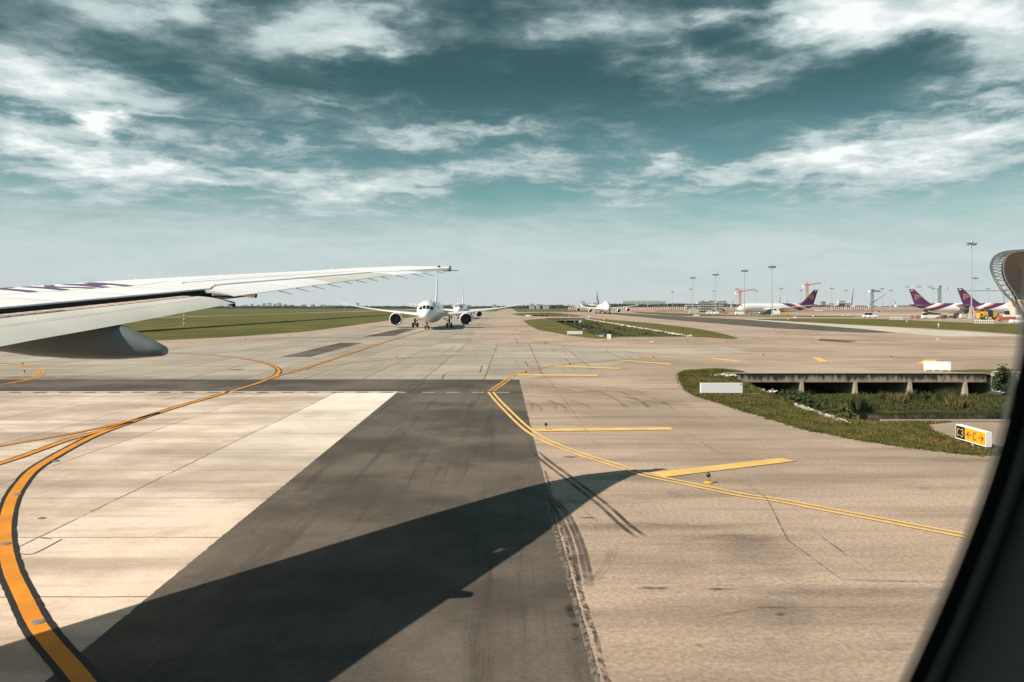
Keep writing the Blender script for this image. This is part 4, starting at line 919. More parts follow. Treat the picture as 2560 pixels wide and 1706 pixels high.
FRD = mat('window_seal_black', (.09,.09,.09), .6); FRL = mat('window_reveal_grey', (.16,.16,.14), .7); FRO = mat('window_panel_olive', (.5,.5,.42), .9, spec=.1); FRM = mat('outer_pane_edge', (.42,.41,.38), .5)
win = bpy.data.objects.new('cabin_window', None); COL.objects.link(win); win.parent = own; win.location = -own.location
b = MB(); b.loft([loopat(.0018, YS+.0055), loopat(-.0002, YS+.0005)]); b.build('pane_edge', FRM, win, True)
b = MB(); b.loft([loopat(-.0002, YS), loopat(.0012, YS-.0008), loopat(.0035, YS-.0016)]); b.build('seal', FRD, win, True)
b = MB(); b.loft([loopat(.0036, YS-.0017), loopat(.0042, YS-.0034), loopat(.0054, YS-.0044), loopat(.0066,YS-.0046)]); b.build('bead', FRL, win, True)
b = MB(); b.loft([loopat(.0067, YS-.0047), loopat(.009, YS-.0056), loopat(.022, YS-.022), loopat(.035, YS-.045)]); b.build('reveal', FRO, win, True)
b = MB(); rl = loopat(.035, YS-.0455)
def boxpt(p, hx, z0, z1, Y):
    d = Vector((p.x, 0, p.z-6.0)); s = min(hx/abs(d.x) if abs(d.x) > 1e-6 else 9e9, (z1-6)/d.z if d.z > 1e-6 else 9e9, (z0-6)/d.z if d.z < -1e-6 else 9e9); return Vector((d.x*s, Y, 6+d.z*s))
b.loft([rl, [boxpt(p, .9, 5.2, 6.8, YS-.0455) for p in rl]]); b.build('wall_panel', FRO, win)
# outer skin: tube with one cell left open round the window, ringed to the outline
SKN = mat('fuselage_white', (.78,.78,.76), .35, var=.03); b = MB()
hx0, hx1 = -.30, .30; ta, tb = math.asin((5.62-FZ0)/FR), math.asin((6.42-FZ0)/FR)
thl = [ta, tb]; n_ = 44
thl += [tb+(2*pi-(tb-ta))*i/n_ for i in range(1, n_)]; thl.append(ta+2*pi)
XL = [-58,-40,-20,-5,hx0,hx1,5,20]
for i in range(len(XL)-1):
    for j in range(len(thl)-1):
        if i == 4 and j == 0: continue
        b.face([skin(XL[i],thl[j]),skin(XL[i+1],thl[j]),skin(XL[i+1],thl[j+1]),skin(XL[i],thl[j+1])])
def tocell(p):
    d = Vector((p.x, 0, p.z-6.0)); s = min(hx1/abs(d.x) if abs(d.x) > 1e-6 else 9e9, .42/d.z if d.z > 1e-6 else 9e9, -.38/d.z if d.z < -1e-6 else 9e9); q = Vector((d.x*s, 0, 6+d.z*s)); t = math.asin((q.z-FZ0)/FR); return Vector((q.x, skin(0,t).y, q.z))
inn = loopat(.0085, YS+.0085); b.loft([[tocell(p) for p in inn], inn])
for X, sg in ((-58,-1),(20,1)):        # nose and tail cones
    b.loft([[skin(X+sg*d, 2*pi*k/40, FR*f) for k in range(40)] for d, f in ((0,1),(3,.93),(6,.75),(8,.45),(9,.03))] if sg < 0 else [[skin(X+d, 2*pi*k/40, FR*f) for k in range(40)] for d, f in ((0,1),(6,.85),(13,.5),(17,.05))])
opart(b, 'fuselage', SKN)

# ------------------------------------------------------------ other airliners
def livery_mat(name, base, dm, zc, R, bands):
    """white fuselage; bands = [(from_m, colour)] measured from the nose along diagonals"""
    m = bpy.data.materials.new(name); m.use_nodes = True; nt = m.node_tree; N = nt.nodes; L = nt.links; b = N['Principled BSDF']; b.inputs['Roughness'].default_value = .28; b.inputs['Coat Weight'].default_value = .3
    tc = N.new('ShaderNodeTexCoord'); sp = N.new('ShaderNodeSeparateXYZ'); L.new(tc.outputs['Object'], sp.inputs[0])
    def M(op, a, c):
        n = N.new('ShaderNodeMath'); n.operation = op
        for i, v in enumerate((a,c)):
            if isinstance(v,(int,float)): n.inputs[i].default_value = v
            else: L.new(v, n.inputs[i])
        return n.outputs[0]
    h = M('SUBTRACT', zc+R, sp.outputs[2])                       # below the crown
    cur = M('MULTIPLY', M('POWER', M('MAXIMUM', h, 0.), 1.25), 1.75)
    v = M('SUBTRACT', M('ADD', sp.outputs[1], dm), cur)
    col = None; prev = (*base,1)
    for frm, c in bands:
        mx = N.new('ShaderNodeMix'); mx.data_type = 'RGBA'; r = N.new('ShaderNodeMapRange'); L.new(v, r.inputs[0]); r.inputs[1].default_value = frm-.35; r.inputs[2].default_value = frm+.35
        L.new(r.outputs[0], mx.inputs[0])
        if col is None: mx.inputs[6].default_value = prev
        else: L.new(col, mx.inputs[6])
        mx.inputs[7].default_value = (*c,1); col = mx.outputs[2]
    L.new(col, b.inputs['Base Color']); return m
PUR = (.085,.020,.088); PURM = mat('purple_tail_paint', PUR, .3, coat=.3); GOLD = mat('gold_emblem', (.60,.38,.16), .5); PINKE = mat('rose_emblem', (.45,.13,.10), .5)
UND = mat('underside_grey', (.52,.52,.5), .4)
NACW = mat('nacelle_white', (.78,.78,.76), .3, coat=.2); LIP = mat('polished_lip', (.75,.75,.75), .18, 1.); FAN = mat('fan_black', (.018,.018,.02), .5); SPIN = mat('spinner_grey', (.05,.05,.055), .4)
def airliner(P, label, cat='airliner', livery=None, tailm=None, group=None):
    """P: L length, R radius, zc centre height, dm main-gear distance from nose, span, wing root/tip, fin etc. Nose towards local -Y."""
    L_, R, zc, dm = P['L'], P['R'], P['zc'], P['dm']; vs = P.get('vs', 1.03)
    e = empty('airliner', (0,0,0), 0, label, cat, group)
    prof = P.get('nose') or [(0,.02,-.36),(.12,.10,-.36),(.35,.20,-.35),(.8,.33,-.315),(1.4,.46,-.27),(2.1,.585,-.21),(3.0,.71,-.145),(4.0,.81,-.09),(5.2,.895,-.045),(6.8,.96,-.012),(8.6,1,0)]
    tl = P.get('taper', 19.)
    prof = prof+[(d, 1, 0) for d in (12, L_*.3, L_*.45)]+[(L_-tl,1,0)]+[(L_-tl*(1-t), lerp(1,.10,t**1.45), lerp(0,.62,t**1.35)) for t in (.12,.25,.4,.55,.7,.83,.93,1)]
    hump = P.get('hump')
    def fp(d, a, off=0):               # fuselage surface: a = 0 at the crown, + towards port (+X)
        r, z = None, None
        for i in range(len(prof)-1):
            if prof[i][0] <= d <= prof[i+1][0]: t = (d-prof[i][0])/(prof[i+1][0]-prof[i][0]); r = lerp(prof[i][1],prof[i+1][1],t); z = lerp(prof[i][2],prof[i+1][2],t); break
        r = r*R+off; zz = cos(a)*r*vs
        if hump and cos(a) > 0:
            hh = hump(d); zz = cos(a)*(r*vs+hh); 
            return Vector((sin(a)*r*(1-.30*min(1,hh)*cos(a)**2), d-dm, zc+z*R+zz))
        return Vector((sin(a)*r, d-dm, zc+z*R+zz))
    rings = []; dd = []
    for i in range(len(prof)-1):
        dd.append(prof[i][0]); 
        if prof[i+1][0]-prof[i][0] > .9 and prof[i][0] < 26: dd += [lerp(prof[i][0],prof[i+1][0],t) for t in (.25,.5,.75)]
    dd.append(L_)
    na = 40
    b = MB(); b.loft([[fp(d, 2*pi*k/na) for k in range(na)] for d in dd], True, True, True); b.build('fuselage', livery or WHITE, e, True, 60)
    q = MB(); q.loft([[Vector((x*wf, y-dm, z)) for x, z in [(R*1.02*cos(t), zc-R*.35+R*.80*sin(t)*(1 if sin(t)<0 else .6)) for t in [2*pi*i/20 for i in range(20)]]] for y, wf in ((dm-11,.3),(dm-9,.75),(dm-6.5,.97),(dm+2,1.0),(dm+5,.8),(dm+7.5,.3))], True, True, True); q.build('wing_fairing', UND if livery else WHITE, e, True, 60)
    # cockpit glazing
    for (d0,d1,a0,a1,tw) in P['wins']:
        for s in (1,-1):
            q = MB(); n = 5; q.grid(n, n, lambda u,v: fp(lerp(d0,d1,v)+tw*u, s*lerp(a0,a1,u), .02)); q.build('cockpit_window', GLASS, e, True)
    # doors as fine outlines
    DL = mat('door_line', (.35,.36,.37), .6)
    for d in P.get('doors', (7.,)):
        for s in (1,-1):
            q = MB()
            for a,b_,c,d_ in ((d,d+1.1,.98,1.0),(d,d+1.1,1.58,1.60)): q.face([fp(a,s*c,.012),fp(b_,s*c,.012),fp(b_,s*d_,.012),fp(a,s*d_,.012)])
            for dd_ in (d, d+1.06): q.loft([[fp(dd_,s*lerp(.98,1.6,t),.012),fp(dd_+.05,s*lerp(.98,1.6,t),.012)] for t in (0,.25,.5,.75,1)], False)
            q.build('door', DL, e)
    # wings: stations (x, LE y rel main gear, chord, z, thickness)
    W = P['wing']
    def foil(x, y, c, z, th, s, vert=False):
        r = []
        for i in range(18):
            a = 2*pi*i/18; t = (1-cos(a))/2; yt = 5*th*c*(.2969*sqrt(t)-.126*t-.3516*t*t+.2843*t**3-.1036*t**4)*(1 if a < pi else -1)
            if vert: r.append(Vector((x+yt, y+t*c, z)))
            else: r.append(Vector((s*x, y+t*c, z+yt+.02*c*sin(pi*t))))
        return r if (s > 0) != vert else list(reversed(r))
    for s in (1,-1):
        fine = []
        for i in range(len(W)-1):
            for t in ((0,.5) if i else (0,)): fine.append(tuple(lerp(W[i][k],W[i+1][k],t) for k in range(5)))
        fine.append(W[-1])
        q = MB(); q.loft([foil(*w, s) for w in fine], True, True, True); wg = q.build('wing', P.get('wm', WHITE), e, True, 45)
        if P.get('winglet'):
            a = W[-1]; wx, wz, wy, wc = P['winglet']
            q = MB(); r0 = foil(*a, s); r1 = [Vector((p.x+s*wx, lerp(p.y, p.y, 0)*1+0+wy-(p.y-a[1])*(1-wc/a[2])+0, a[3]+wz+(p.z-a[3])*.3)) for p in r0]; q.loft([r0, r1], True, False, True); q.build('winglet', P.get('wlm', WHITE), e, True, 45)
        for (fx, fl_, ) in P.get('tracks', ()):
            i = [w for w in W if w[0] <= fx][-1]; j = [w for w in W if w[0] > fx][0]; t = (fx-i[0])/(j[0]-i[0]); y = lerp(i[1]+i[2],j[1]+j[2],t); z = lerp(i[3],j[3],t)
            q = MB(); q.loft([[Vector((s*fx+rr*.22*cos(a), y+dy, z-.35+dz+rr*.38*sin(a))) for a in [2*pi*k/10 for k in range(10)]] for dy, rr, dz in ((-2.6,.1,.1),(-1.8,.8,0),(-.6,1,-.05),(.4,.7,0),(1.1,.1,.1))], True, True, True); q.build('flap_track_fairing', UND, e, True, 60)
    # engines
    for (ex, ey, ez, er, el_) in P['eng']:
        for s in (1,-1):
            ng = bpy.data.objects.new('engine', None); COL.objects.link(ng); ng.parent = e; ng.location = (s*ex, ey, ez)
            q = MB(); q.lathe((0,0,0),(0,1,0),[(.06*er,1.0*er-.04),(.25,er*1.03),(.9,er*1.09),(el_*.35,er*1.1),(el_*.6,er*1.02),(el_*.82,er*.80),(el_*.82-.02,er*.74),(el_*.6,er*.72)],36); q.build('nacelle', NACW, ng, True, 50)
            q = MB(); q.lathe((0,0,0),(0,1,0),[(.06*er,er-.04),(.0,er*.95),(-.02,er*.91),(.03,er*.87),(.14,er*.85)],36); q.build('intake_lip', LIP, ng, True, 60)
            q = MB(); q.lathe((0,0,0),(0,1,0),[(.14,er*.85),(.5,er*.84),(.9,er*.86),(.95,er*.86),(.96,.02)],36); q.build('intake_duct', FAN, ng, True, 40)
            q = MB()
            for k in range(20):
                a = 2*pi*k/20; u = Vector((cos(a),0,sin(a))); v = Vector((-sin(a),0,cos(a))); q.face([u*er*.25+Vector((0,.80,0)), u*er*.84+v*.0+Vector((0,.72,0)), u*er*.84+v*er*.2+Vector((0,.92,0)), u*er*.25+v*er*.07+Vector((0,.92,0))])
            q.build('fan', mat('fan_blade', (.05,.05,.055), .35, .6), ng)
            q = MB(); q.lathe((0,.45,0),(0,1,0),[(0,.01),(.12,er*.1),(.35,er*.22),(.4,er*.24)],16); q.build('spinner', SPIN, ng, True)
            q = MB(); q.lathe((0,el_*.7,0),(0,1,0),[(0,er*.55),(el_*.3,er*.36),(el_*.3,er*.3),(el_*.42,.02)],20); q.build('exhaust', DGREY, ng, True)
            i = [w for w in W if w[0] <= ex][-1]; j = [w for w in W if w[0] > ex][0]; t = (ex-i[0])/(j[0]-i[0]); wy = lerp(i[1],j[1],t)-ey; wz = lerp(i[3],j[3],t)-ez
            q = MB(); q.hexa([(-.18,.9,er*1.03),(.18,.9,er*1.03),(.2,el_*.95,er*.45),(-.2,el_*.95,er*.45)], [(-.12,1.3,er*1.15),(.12,1.3,er*1.15),(.2,wy+2.2,wz+.05),(-.2,wy+2.2,wz+.05)]); q.build('pylon', NACW, ng, True, 30)
    # tail
    for s in (1,-1):
        q = MB(); q.loft([foil(*w, s) for w in P['stab']], True, True, True); q.build('tailplane', P.get('stm', WHITE), e, True, 45)
    q = MB(); q.loft([foil(0, y, c, z, th, 1, True) for (y, c, z, th) in P['fin']], True, True, True); fin = q.build('fin', tailm or WHITE, e, True, 45)
    if tailm:
        f0, f1 = P['fin'][-2], P['fin'][-1]
        zc_, yc_ = P['emb']; sc_ = P['embs']
        for s in (1,-1):
            xo = s*.30
            def rosette(b, rad, xo):
                for (ca, dist, r) in ((-90,.0,0),(60,.62,.62),(-60,.62,.62),(180,.62,.75)):
                    if r == 0: continue
                    a = radians(ca); c = Vector((dist*cos(a), dist*sin(a)))*sc_
                    pts = []
                    for k in range(18):
                        t = 2*pi*k/18; rr = r*rad*sc_*(1.0 if ca != 180 else (1+.35*max(0,cos(t-pi))**6))
                        pts.append((xo, yc_+P.get('embdir',1)*(c.x+rr*cos(t)), zc_+c.y+rr*sin(t)))
                    b.face(pts)
                    xo += s*.004
            q = MB(); rosette(q, 1.0, xo); em = q.build('emblem', GOLD, e)
            q = MB(); rosette(q, .80, xo+s*.02); q.build('emblem_petal', mat('purple_inlay', (.09,.02,.10), .4), em)
            q = MB(); rosette(q, .44, xo+s*.04); q.build('emblem_petal', PINKE, em)
            q = MB(); rosette(q, .2, xo+s*.06); q.build('emblem_heart', GOLD, em)
            y, c, z = f1[0], f1[1], f1[2]
            q = MB(); q.box(min(s*.14,s*.28),max(s*.14,s*.28), y+c*.22, y+c*.62, z-1.2, z-.65); q.build('flag_patch', WHITE2, e)
    # gear
    TY = BLACK; GS = mat('gear_grey', (.30,.30,.29), .5)
    wr = P.get('wr', .66)
    def wheel(p, x, y, r, w):
        q = MB(); q.lathe((x-w/2,y,r),(1,0,0),[(0,r*.55),(0,r*.86),(w*.15,r*.97),(w*.5,r),(w*.85,r*.97),(w,r*.86),(w,r*.55)],20,True,True); q.build('wheel', TY, p, True, 50)
        q = MB(); q.lathe((x-w/2-.01,y,r),(1,0,0),[(0,.01),(0,r*.42),(w+.02,r*.42),(w+.02,.01)],14); q.build('hub', GS, p)
    for (gx, gy, nb, dx) in P['gear']:
        for s in ((1,-1) if gx else (1,)):
            g_ = bpy.data.objects.new('landing_gear', None); COL.objects.link(g_); g_.parent = e; g_.location = (s*gx, gy, 0)
            top = zc-R*.75 if gx else zc-R*.9
            q = MB(); q.tube((0,0,wr*.8),(0,0,top),.17,.24 if gx else .18,10); q.tube((-dx,0,wr),(dx,0,wr),.1,n=8)
            if gx: q.tube((0,0,top-.8),(-s*1.9,.2,top+.1),.10,n=6); q.tube((0,0,top-1.6),(0,-1.8,top-.1),.08,n=6); q.tube((0,0,wr*1.6),(-s*.9,.1,top-.2),.06,n=6)
            else: q.tube((0,0,1.5),(0,-1.6,top),.08,n=6); q.box(-.22,.22,-.12,.06,1.35,1.75)
            if nb > 1: q.box(-.12,.12,-.78*(nb-1),.78*(nb-1),wr-.12,wr+.12)
            q.build('strut', GS, g_)
            for k in range(nb):
                y = (k-(nb-1)/2)*1.5
                for w in (-1,1): wheel(g_, w*dx, y, wr if gx else wr*.8, .48 if gx else .36)
            if gx: q = MB(); q.box(s*.25,s*.30,-1.2,.9,top-1.35,top+.1) if s > 0 else q.box(-.30,-.25,-1.2,.9,top-1.35,top+.1); q.build('gear_door', UND, g_)
            else:
                q = MB()
                for w in (-1,1): q.box(w*.48-.03,w*.48+.03,-1.3,.5,top-.75,top+.15)
                q.build('gear_door', WHITE, g_)
    return e, fp
A787 = dict(L=56.7,R=2.9,zc=4.72,dm=28.3,taper=20,
    wins=[(1.45,2.75,.05,.52,.22),(1.75,3.1,.60,1.04,.5)], doors=(6.2,16.5),
    wing=[(2.0,-9.6,12.,3.35,.11),(5.,-7.0,9.2,3.75,.11),(9.5,-3.4,6.7,4.25,.10),(15,.7,5.,4.85,.09),(21,4.9,3.5,5.7,.09),(26,8.5,2.4,6.6,.09),(28.6,11.0,1.5,7.15,.09),(30.06,13.6,.5,7.55,.09)],
    eng=[(9.9,-6.4,2.42,1.72,5.4)], tracks=[(7,1),(12,1),(17,1)],
    stab=[(1.0,20.5,6.2,6.0,.08),(9.8,26.3,2.0,7.0,.08)], fin=[(17.5,8.4,7.2,.09),(20.3,6.3,9.4,.09),(25.7,2.6,16.2,.09),(26.3,1.9,16.9,.06)],
    gear=[(4.9,0,2,.62),(0,-22.8,1,.42)])
# centre of the forward cockpit pair, then the white jet head-on
def place(o, x, y, rz): o.location = (x,y,LAY*8); o.rotation_euler = (0,0,rz)
a1, fp1 = airliner(A787, 'white twin-engine airliner taxiing head-on toward us, nearest of the taxiing aircraft')
place(a1, -22.5-.6, 208+22.8, radians(2.2))
q = MB()
q.loft([[Vector((x*.35, y, 7.72+h*z)) for x, z in ((-1,0),(-.6,.8),(0,1),(.6,.8),(1,0))] for y, h in ((-13,.02),(-12,.28),(-10,.34),(-8.4,.02))], False); q.build('antenna_dome', WHITE, a1, True)
q = MB(); q.box(-.04,.04,-8.0,-7.4,7.68,8.15); q.build('antenna', DGREY, a1)
q = MB()
for k in range(5): q.loft([[fp1(8.6+k*1.5+w, 1.05+dy, .02) for dy in (0,.12,.24,.36)] for w in (0,.55)], False)
for k in range(5): q.loft([[fp1(8.6+k*1.5+w, -1.05-dy, .02) for dy in (0,.12,.24,.36)] for w in (0,.55)], False)
q.build('airline_lettering', mat('pale_lettering', (.42,.38,.46), .5), a1)
A330 = dict(L=58.8,R=2.82,zc=4.9,dm=28,taper=19, wins=[(1.9,2.7,.06,.42,.15),(2.1,2.9,.48,.95,.45)],
    wing=[(2.0,-10,11.5,3.6,.11),(6.,-6.6,8.6,4.1,.11),(10,-3.8,6.5,4.5,.10),(18,1.6,4.3,5.1,.09),(24,5.8,3.0,5.8,.09),(29,9.4,2.0,6.5,.09)], winglet=(1.2,1.7,12.0,.8),
    eng=[(9.4,-7.0,2.35,1.42,5.)], stab=[(1.0,21,6.,6.2,.08),(9.7,26.6,2.,7.2,.08)], fin=[(17.5,9.,7.4,.09),(21,6.5,10,.09),(27.2,2.6,17.,.07)],
    gear=[(5.3,0,2,.62),(0,-22,1,.42)])
a2, fp2 = airliner(A330, 'smaller-looking white airliner queuing directly behind the nearest taxiing one')
place(a2, -25.8, 380+22, radians(.8))
q = MB(); q.grid(6, 6, lambda u,v: fp2(lerp(2.9,4.2,v), lerp(-.95,.95,u), .025)); q.build('nose_mark', mat('dark_livery_mark', (.10,.12,.13), .4), a2)
def hump747(d): return 1.75*max(0,min(1,(d-2.2)/4.2))**.75*(1 if d < 17 else max(0,1-(d-17)/9.))
B747 = dict(L=70.6,R=3.2,zc=5.3,dm=31,taper=22,hump=hump747, wins=[(4.6,5.5,.08,.5,.2)],
    wing=[(2.4,-13,15.5,3.9,.12),(8,-7.6,11,4.5,.11),(14,-2.6,8.2,5.1,.10),(22,4.2,6.,6.0,.09),(28,9.3,4.7,6.7,.09),(31.6,12.4,3.9,7.1,.09)], winglet=(.9,1.9,15.4,1.2),
    eng=[(11.7,-10.5,2.75,1.3,5.2),(20.8,-2.4,3.5,1.3,5.2)], stab=[(1.2,26,8.5,6.9,.08),(11,34.5,2.6,8.2,.08)], fin=[(22,12.5,8.3,.09),(27,9.5,11,.09),(36,4.,19.2,.07)],
    gear=[(5.5,-1.5,2,.56),(1.9,2,2,.56),(0,-24,1,.45)], emb=(13.5,36), embs=2.3)
BANDS = [(34,PUR),(40.5,(.62,.25,.06)),(42.6,(.80,.78,.74)),(46.2,PUR)]
L747 = livery_mat('purple_swoosh_livery', (.80,.80,.78), 31, 5.3, 3.2, [(38,PUR),(43,(.62,.25,.06)),(45,(.80,.78,.74)),(48,PUR)])
a3, _ = airliner(B747, 'four-engine humpbacked jumbo with purple tail taxiing toward us in the distance', livery=L747, tailm=PURM)
a3.location = (75.5, 662, LAY*8); a3.rotation_euler = (0,0,radians(1.5))
L777 = livery_mat('purple_swoosh_livery_twin', (.80,.80,.78), 30, 5.25, 3.1, BANDS)
B777 = dict(L=63.7,R=3.1,zc=5.25,dm=30.5,taper=21, wins=[(2.3,3.1,.06,.5,.15),(2.6,3.4,.56,.95,.4)],
    wing=[(2.2,-12,13.,3.7,.11),(9.5,-5.2,8.2,4.5,.10),(18,1.,5.6,5.5,.09),(26,7.,3.8,6.4,.09),(30.4,10.6,2.,7.0,.09)], wm=mat('wing_grey_white', (.62,.62,.6), .4),
    eng=[(9.8,-7.8,2.55,1.85,6.)], stab=[(1.2,23.,7.,6.3,.08),(10.7,29.4,2.2,7.2,.08)], stm=mat('tailplane_grey', (.30,.30,.3), .4), fin=[(18.5,11.5,7.6,.09),(22.5,8.6,10.6,.09),(30.3,3.4,18.6,.07)],
    gear=[(5.5,0,3,.62),(0,-24.5,1,.42)], emb=(12.9,28.4), embs=1.75)
a4, _ = airliner(B777, 'parked purple-tailed airliner side-on with nose pointing left behind light masts', livery=L777, tailm=PURM)
a4.location = (195.5, 590, LAY*8); a4.rotation_euler = (0,0,radians(-90+9))
B777b = dict(B777); B777b['embdir'] = 1
a5, _ = airliner(B777b, 'parked purple-tailed airliner pointing right, left one of the two tails by the terminal', livery=L777, tailm=PURM)
a5.location = (318.5, 566, LAY*8); a5.rotation_euler = (0,0,radians(90-12))
a6 = copy_tree(a5); tag(a6, 'parked purple-tailed airliner pointing right, right one with its tail behind the tall mast', 'airliner')
a6.location = (339, 540, LAY*8); a6.rotation_euler = (0,0,radians(90-14))
# ------------------------------------------------------------ light masts
MASTM = mat('mast_steel', (.45,.46,.45), .5, .3); MASTH = mat('mast_head_grey', (.16,.18,.18), .6)
def mast(H, r=.38, heads=6):
    e = empty('light_mast', (0,0,0))
    q = MB(); q.tube((0,0,0),(0,0,H*.35),r,r*.8,10); q.tube((0,0,H*.35),(0,0,H),r*.72,r*.4,10); q.lathe((0,0,0),(0,0,1),[(0,r*2.2),(.5,r*2.2),(.8,r*1.2)],12,True); q.build('pole', MASTM, e, True, 30)
    q = MB(); q.lathe((0,0,H-.6),(0,0,1),[(0,r*.6),(.2,1.2),(.4,1.3),(.6,.8),(1.3,.4),(1.6,.1)],14,True,True); q.build('head_frame', STEEL, e)
    for k in range(heads):
        a = 2*pi*k/heads+.3; q = MB(); u = Vector((cos(a),sin(a),0)); v = Vector((-sin(a),cos(a),0)); c = u*1.9+Vector((0,0,H-1.1+.5*(k%2)))
        q.hexa([c-v*.75-u*.5-Vector((0,0,.3)), c+v*.75-u*.5-Vector((0,0,.3)), c+v*.75+u*.6-Vector((0,0,.1)), c-v*.75+u*.6-Vector((0,0,.1))], [c-v*.75-u*.5+Vector((0,0,.1)), c+v*.75-u*.5+Vector((0,0,.1)), c+v*.75+u*.6+Vector((0,0,.35)), c-v*.75+u*.6+Vector((0,0,.35))]); q.build('floodlight', MASTH, e)
    return e
M32 = mast(32); M32['_u'] = 1; first = True
def put_mast(proto, used, px_, ytop, H, lab, grp, s=1.):
    o = proto if not used else copy_tree(proto)
    Y = FPX*(H-EYE)/(HY-ytop); o.location = ((px_-CX)/FPX*Y, Y, 0); o.scale = (s,s,H/32.); tag(o, lab, 'light mast', grp); return o
GRP = 'floodlight masts on the apron'
put_mast(M32, False, 1732, 693, 32, 'leftmost tall floodlight mast, left of the stacked grey building', GRP)
put_mast(M32, True, 1789, 685, 32, 'tall floodlight mast rising from the stacked grey building', GRP)
put_mast(M32, True, 1861, 675, 32, 'tall floodlight mast in front of the cockpit of the parked airliner', GRP)
put_mast(M32, True, 1930, 665, 32, 'tall floodlight mast in front of the wing of the parked airliner', GRP)
put_mast(M32, True, 2429, 606, 40, 'tallest floodlight mast, before the right purple tail', GRP)
del M32['_u']
for (x,yt,lab) in [(1952,721,'thin far mast above the rear fuselage of the parked airliner'),(2002,726,'thin far mast left of the right orange crane'),(2079,720,'thin far mast right of the parked airliner tail, taller of two'),(2114,725,'thin far mast left of the dark crane boom'),
        (1842,722,'thin far mast beside the left orange crane'),(1891,727,'thin far mast behind the parked airliner crown'),(1727,722,'thin far mast close behind the leftmost tall mast'),(1783,727,'thin far mast close behind the second tall mast'),(1681,729,'thin far mast standing alone left of the stacked building'),
        (2205.5,721,'thin far mast beside the diagonal boom'),(2227,725.5,'thin far mast left of the left purple tail'),(2437,694,'far mast just right of the tallest mast'),(2333,720.7,'thin far mast left of the white banded crane tower'),(2470,721,'thin far mast by the truss of the terminal')]:
    put_mast(M32, True, x, yt, 30, lab, 'thin far masts', 1.)
e = empty('lamp_post', (0,0,0), 0, 'T-shaped lamp post standing before the brown terminal shell', 'lamp post'); g = G(2541,785); e.location = (g.x,g.y,0); H = 6+(767-672)/1991*g.y
q = MB(); q.tube((0,0,0),(0,0,H),.38,.28,8); q.build('pole', mat('post_tan', (.55,.47,.38), .6), e); q = MB(); q.box(-1.9,1.9,-.15,.15,H,H+.15); q.build('crossarm', WHITE2, e)
for x in (-1.7,-.1,1.5): q = MB(); q.box(x-.45,x+.75,-.5,.5,H+.16,H+.5); q.build('lamp', WHITE2, e)
# short grey fence-like posts
q0 = MB(); q0.tube((0,0,0),(0,0,8.2),.22,.16,8); q0.box(-.35,.35,-.25,.25,7.6,8.5)
pp0 = None
for (x,yb,lab) in [(1669,785,'first grey post from the left before the hoarding'),(1693,785,'second grey post from the left before the hoarding'),(1748,788,'grey post before the middle of the stacked grey building'),(1782,789,'grey post right of the second tall mast'),(1800,784,'grey post at the right end of the stacked grey building'),(1819,789.5,'grey post just left of the parked airliner nose')]:
    g = G(x,yb)
    if pp0 is None: o = pp0 = q0.build('grey_post', STEEL)
    else: o = pp0.copy(); COL.objects.link(o)
    o.location = (g.x,g.y,0); tag(o, lab, 'post', 'grey posts along the apron edge')
# ------------------------------------------------------------ cranes
def lattice(b, a, c, w, n, r=.12, up=Vector((0,0,1))):
    a = Vector(a); c = Vector(c); d = (c-a).normalized(); s = d.cross(up)
    s = s.normalized() if s.length > 1e-3 else Vector((1,0,0)); t = s.cross(d)
    P = lambda i, k: a.lerp(c, i/n)+s*(w/2*(1 if k in (0,1) else -1))+t*(w/2*(1 if k in (0,3) else -1))
    for k in range(4): b.tube(P(0,k), P(n,k), r, n=5)
    for i in range(n):
        for k in range(4):
            b.tube(P(i,k), P(i+1,(k+1)%4), r*.75, n=4, cap=False); b.tube(P(i,k), P(i,(k+1)%4), r*.7, n=4, cap=False)
def tower_crane(px_, ybase, yj, jx0, jy0, jx1, jy1, ytop, Y, m, lab, w=2.6, white=None):
    s = Y/FPX; e = empty('tower_crane', ((px_-CX)*s, Y, 0), 0, lab, 'tower crane'); zj = EYE+(HY-yj)*s
    q = MB(); lattice(q, (0,0,0), (0,0,zj), w, max(6,int(zj/3.5)), .26); q.build('tower', m, e)
    q = MB(); q.box(-1.5,1.5,-1.5,1.5,zj,zj+2.2); q.tube((0,0,zj+2),(0,0,EYE+(HY-ytop)*s),.5,.3,6); q.build('cat_head', m, e)
    za = EYE+(HY-jy0)*s; zb_ = EYE+(HY-jy1)*s; xa, xb = (jx0-px_)*s, (jx1-px_)*s
    q = MB(); lattice(q, (xa,0,za), (xb,0,zb_), w*.75, max(8,int(abs(xb-xa)/3.2)), .24)
    q.build('jib', m, e)
    cw = xa if abs(xa) < abs(xb) else xb; zc_ = za if abs(xa) < abs(xb) else zb_
    q = MB(); q.box(cw-1.2,cw+1.6,-1.6,1.6,zc_-2.8,zc_+.6); q.build('counterweight', WHITE2 if white is None else white, e)
    ht = EYE+(HY-ytop)*s; q = MB(); q.tube((0,0,ht),(lerp(0,xa,.75),0,lerp(zj,za,.75)+.8),.09,n=4); q.tube((0,0,ht),(lerp(0,xb,.6),0,lerp(zj,zb_,.6)+.8),.09,n=4); q.build('tie_bars', DGREY, e)
    return e
CBL = mat('crane_blue_grey', (.13,.17,.20), .6); CWH = mat('crane_white', (.80,.82,.83), .5); CFG = mat('crane_faded', (.42,.46,.48), .7)
tower_crane(1850,768,730,1840,731,1889,723.5,719,1150,ORP,'orange tower crane rising behind the nose of the parked airliner')
tower_crane(2018,768,713,2008.5,714.5,2053,708,703,1150,ORP,'orange tower crane just left of the parked airliner purple tail')
tower_crane(2180.6,768,728,2174,727,2201,729,723,1100,CBL,'short dark blue-grey tower crane between the parked airliners')
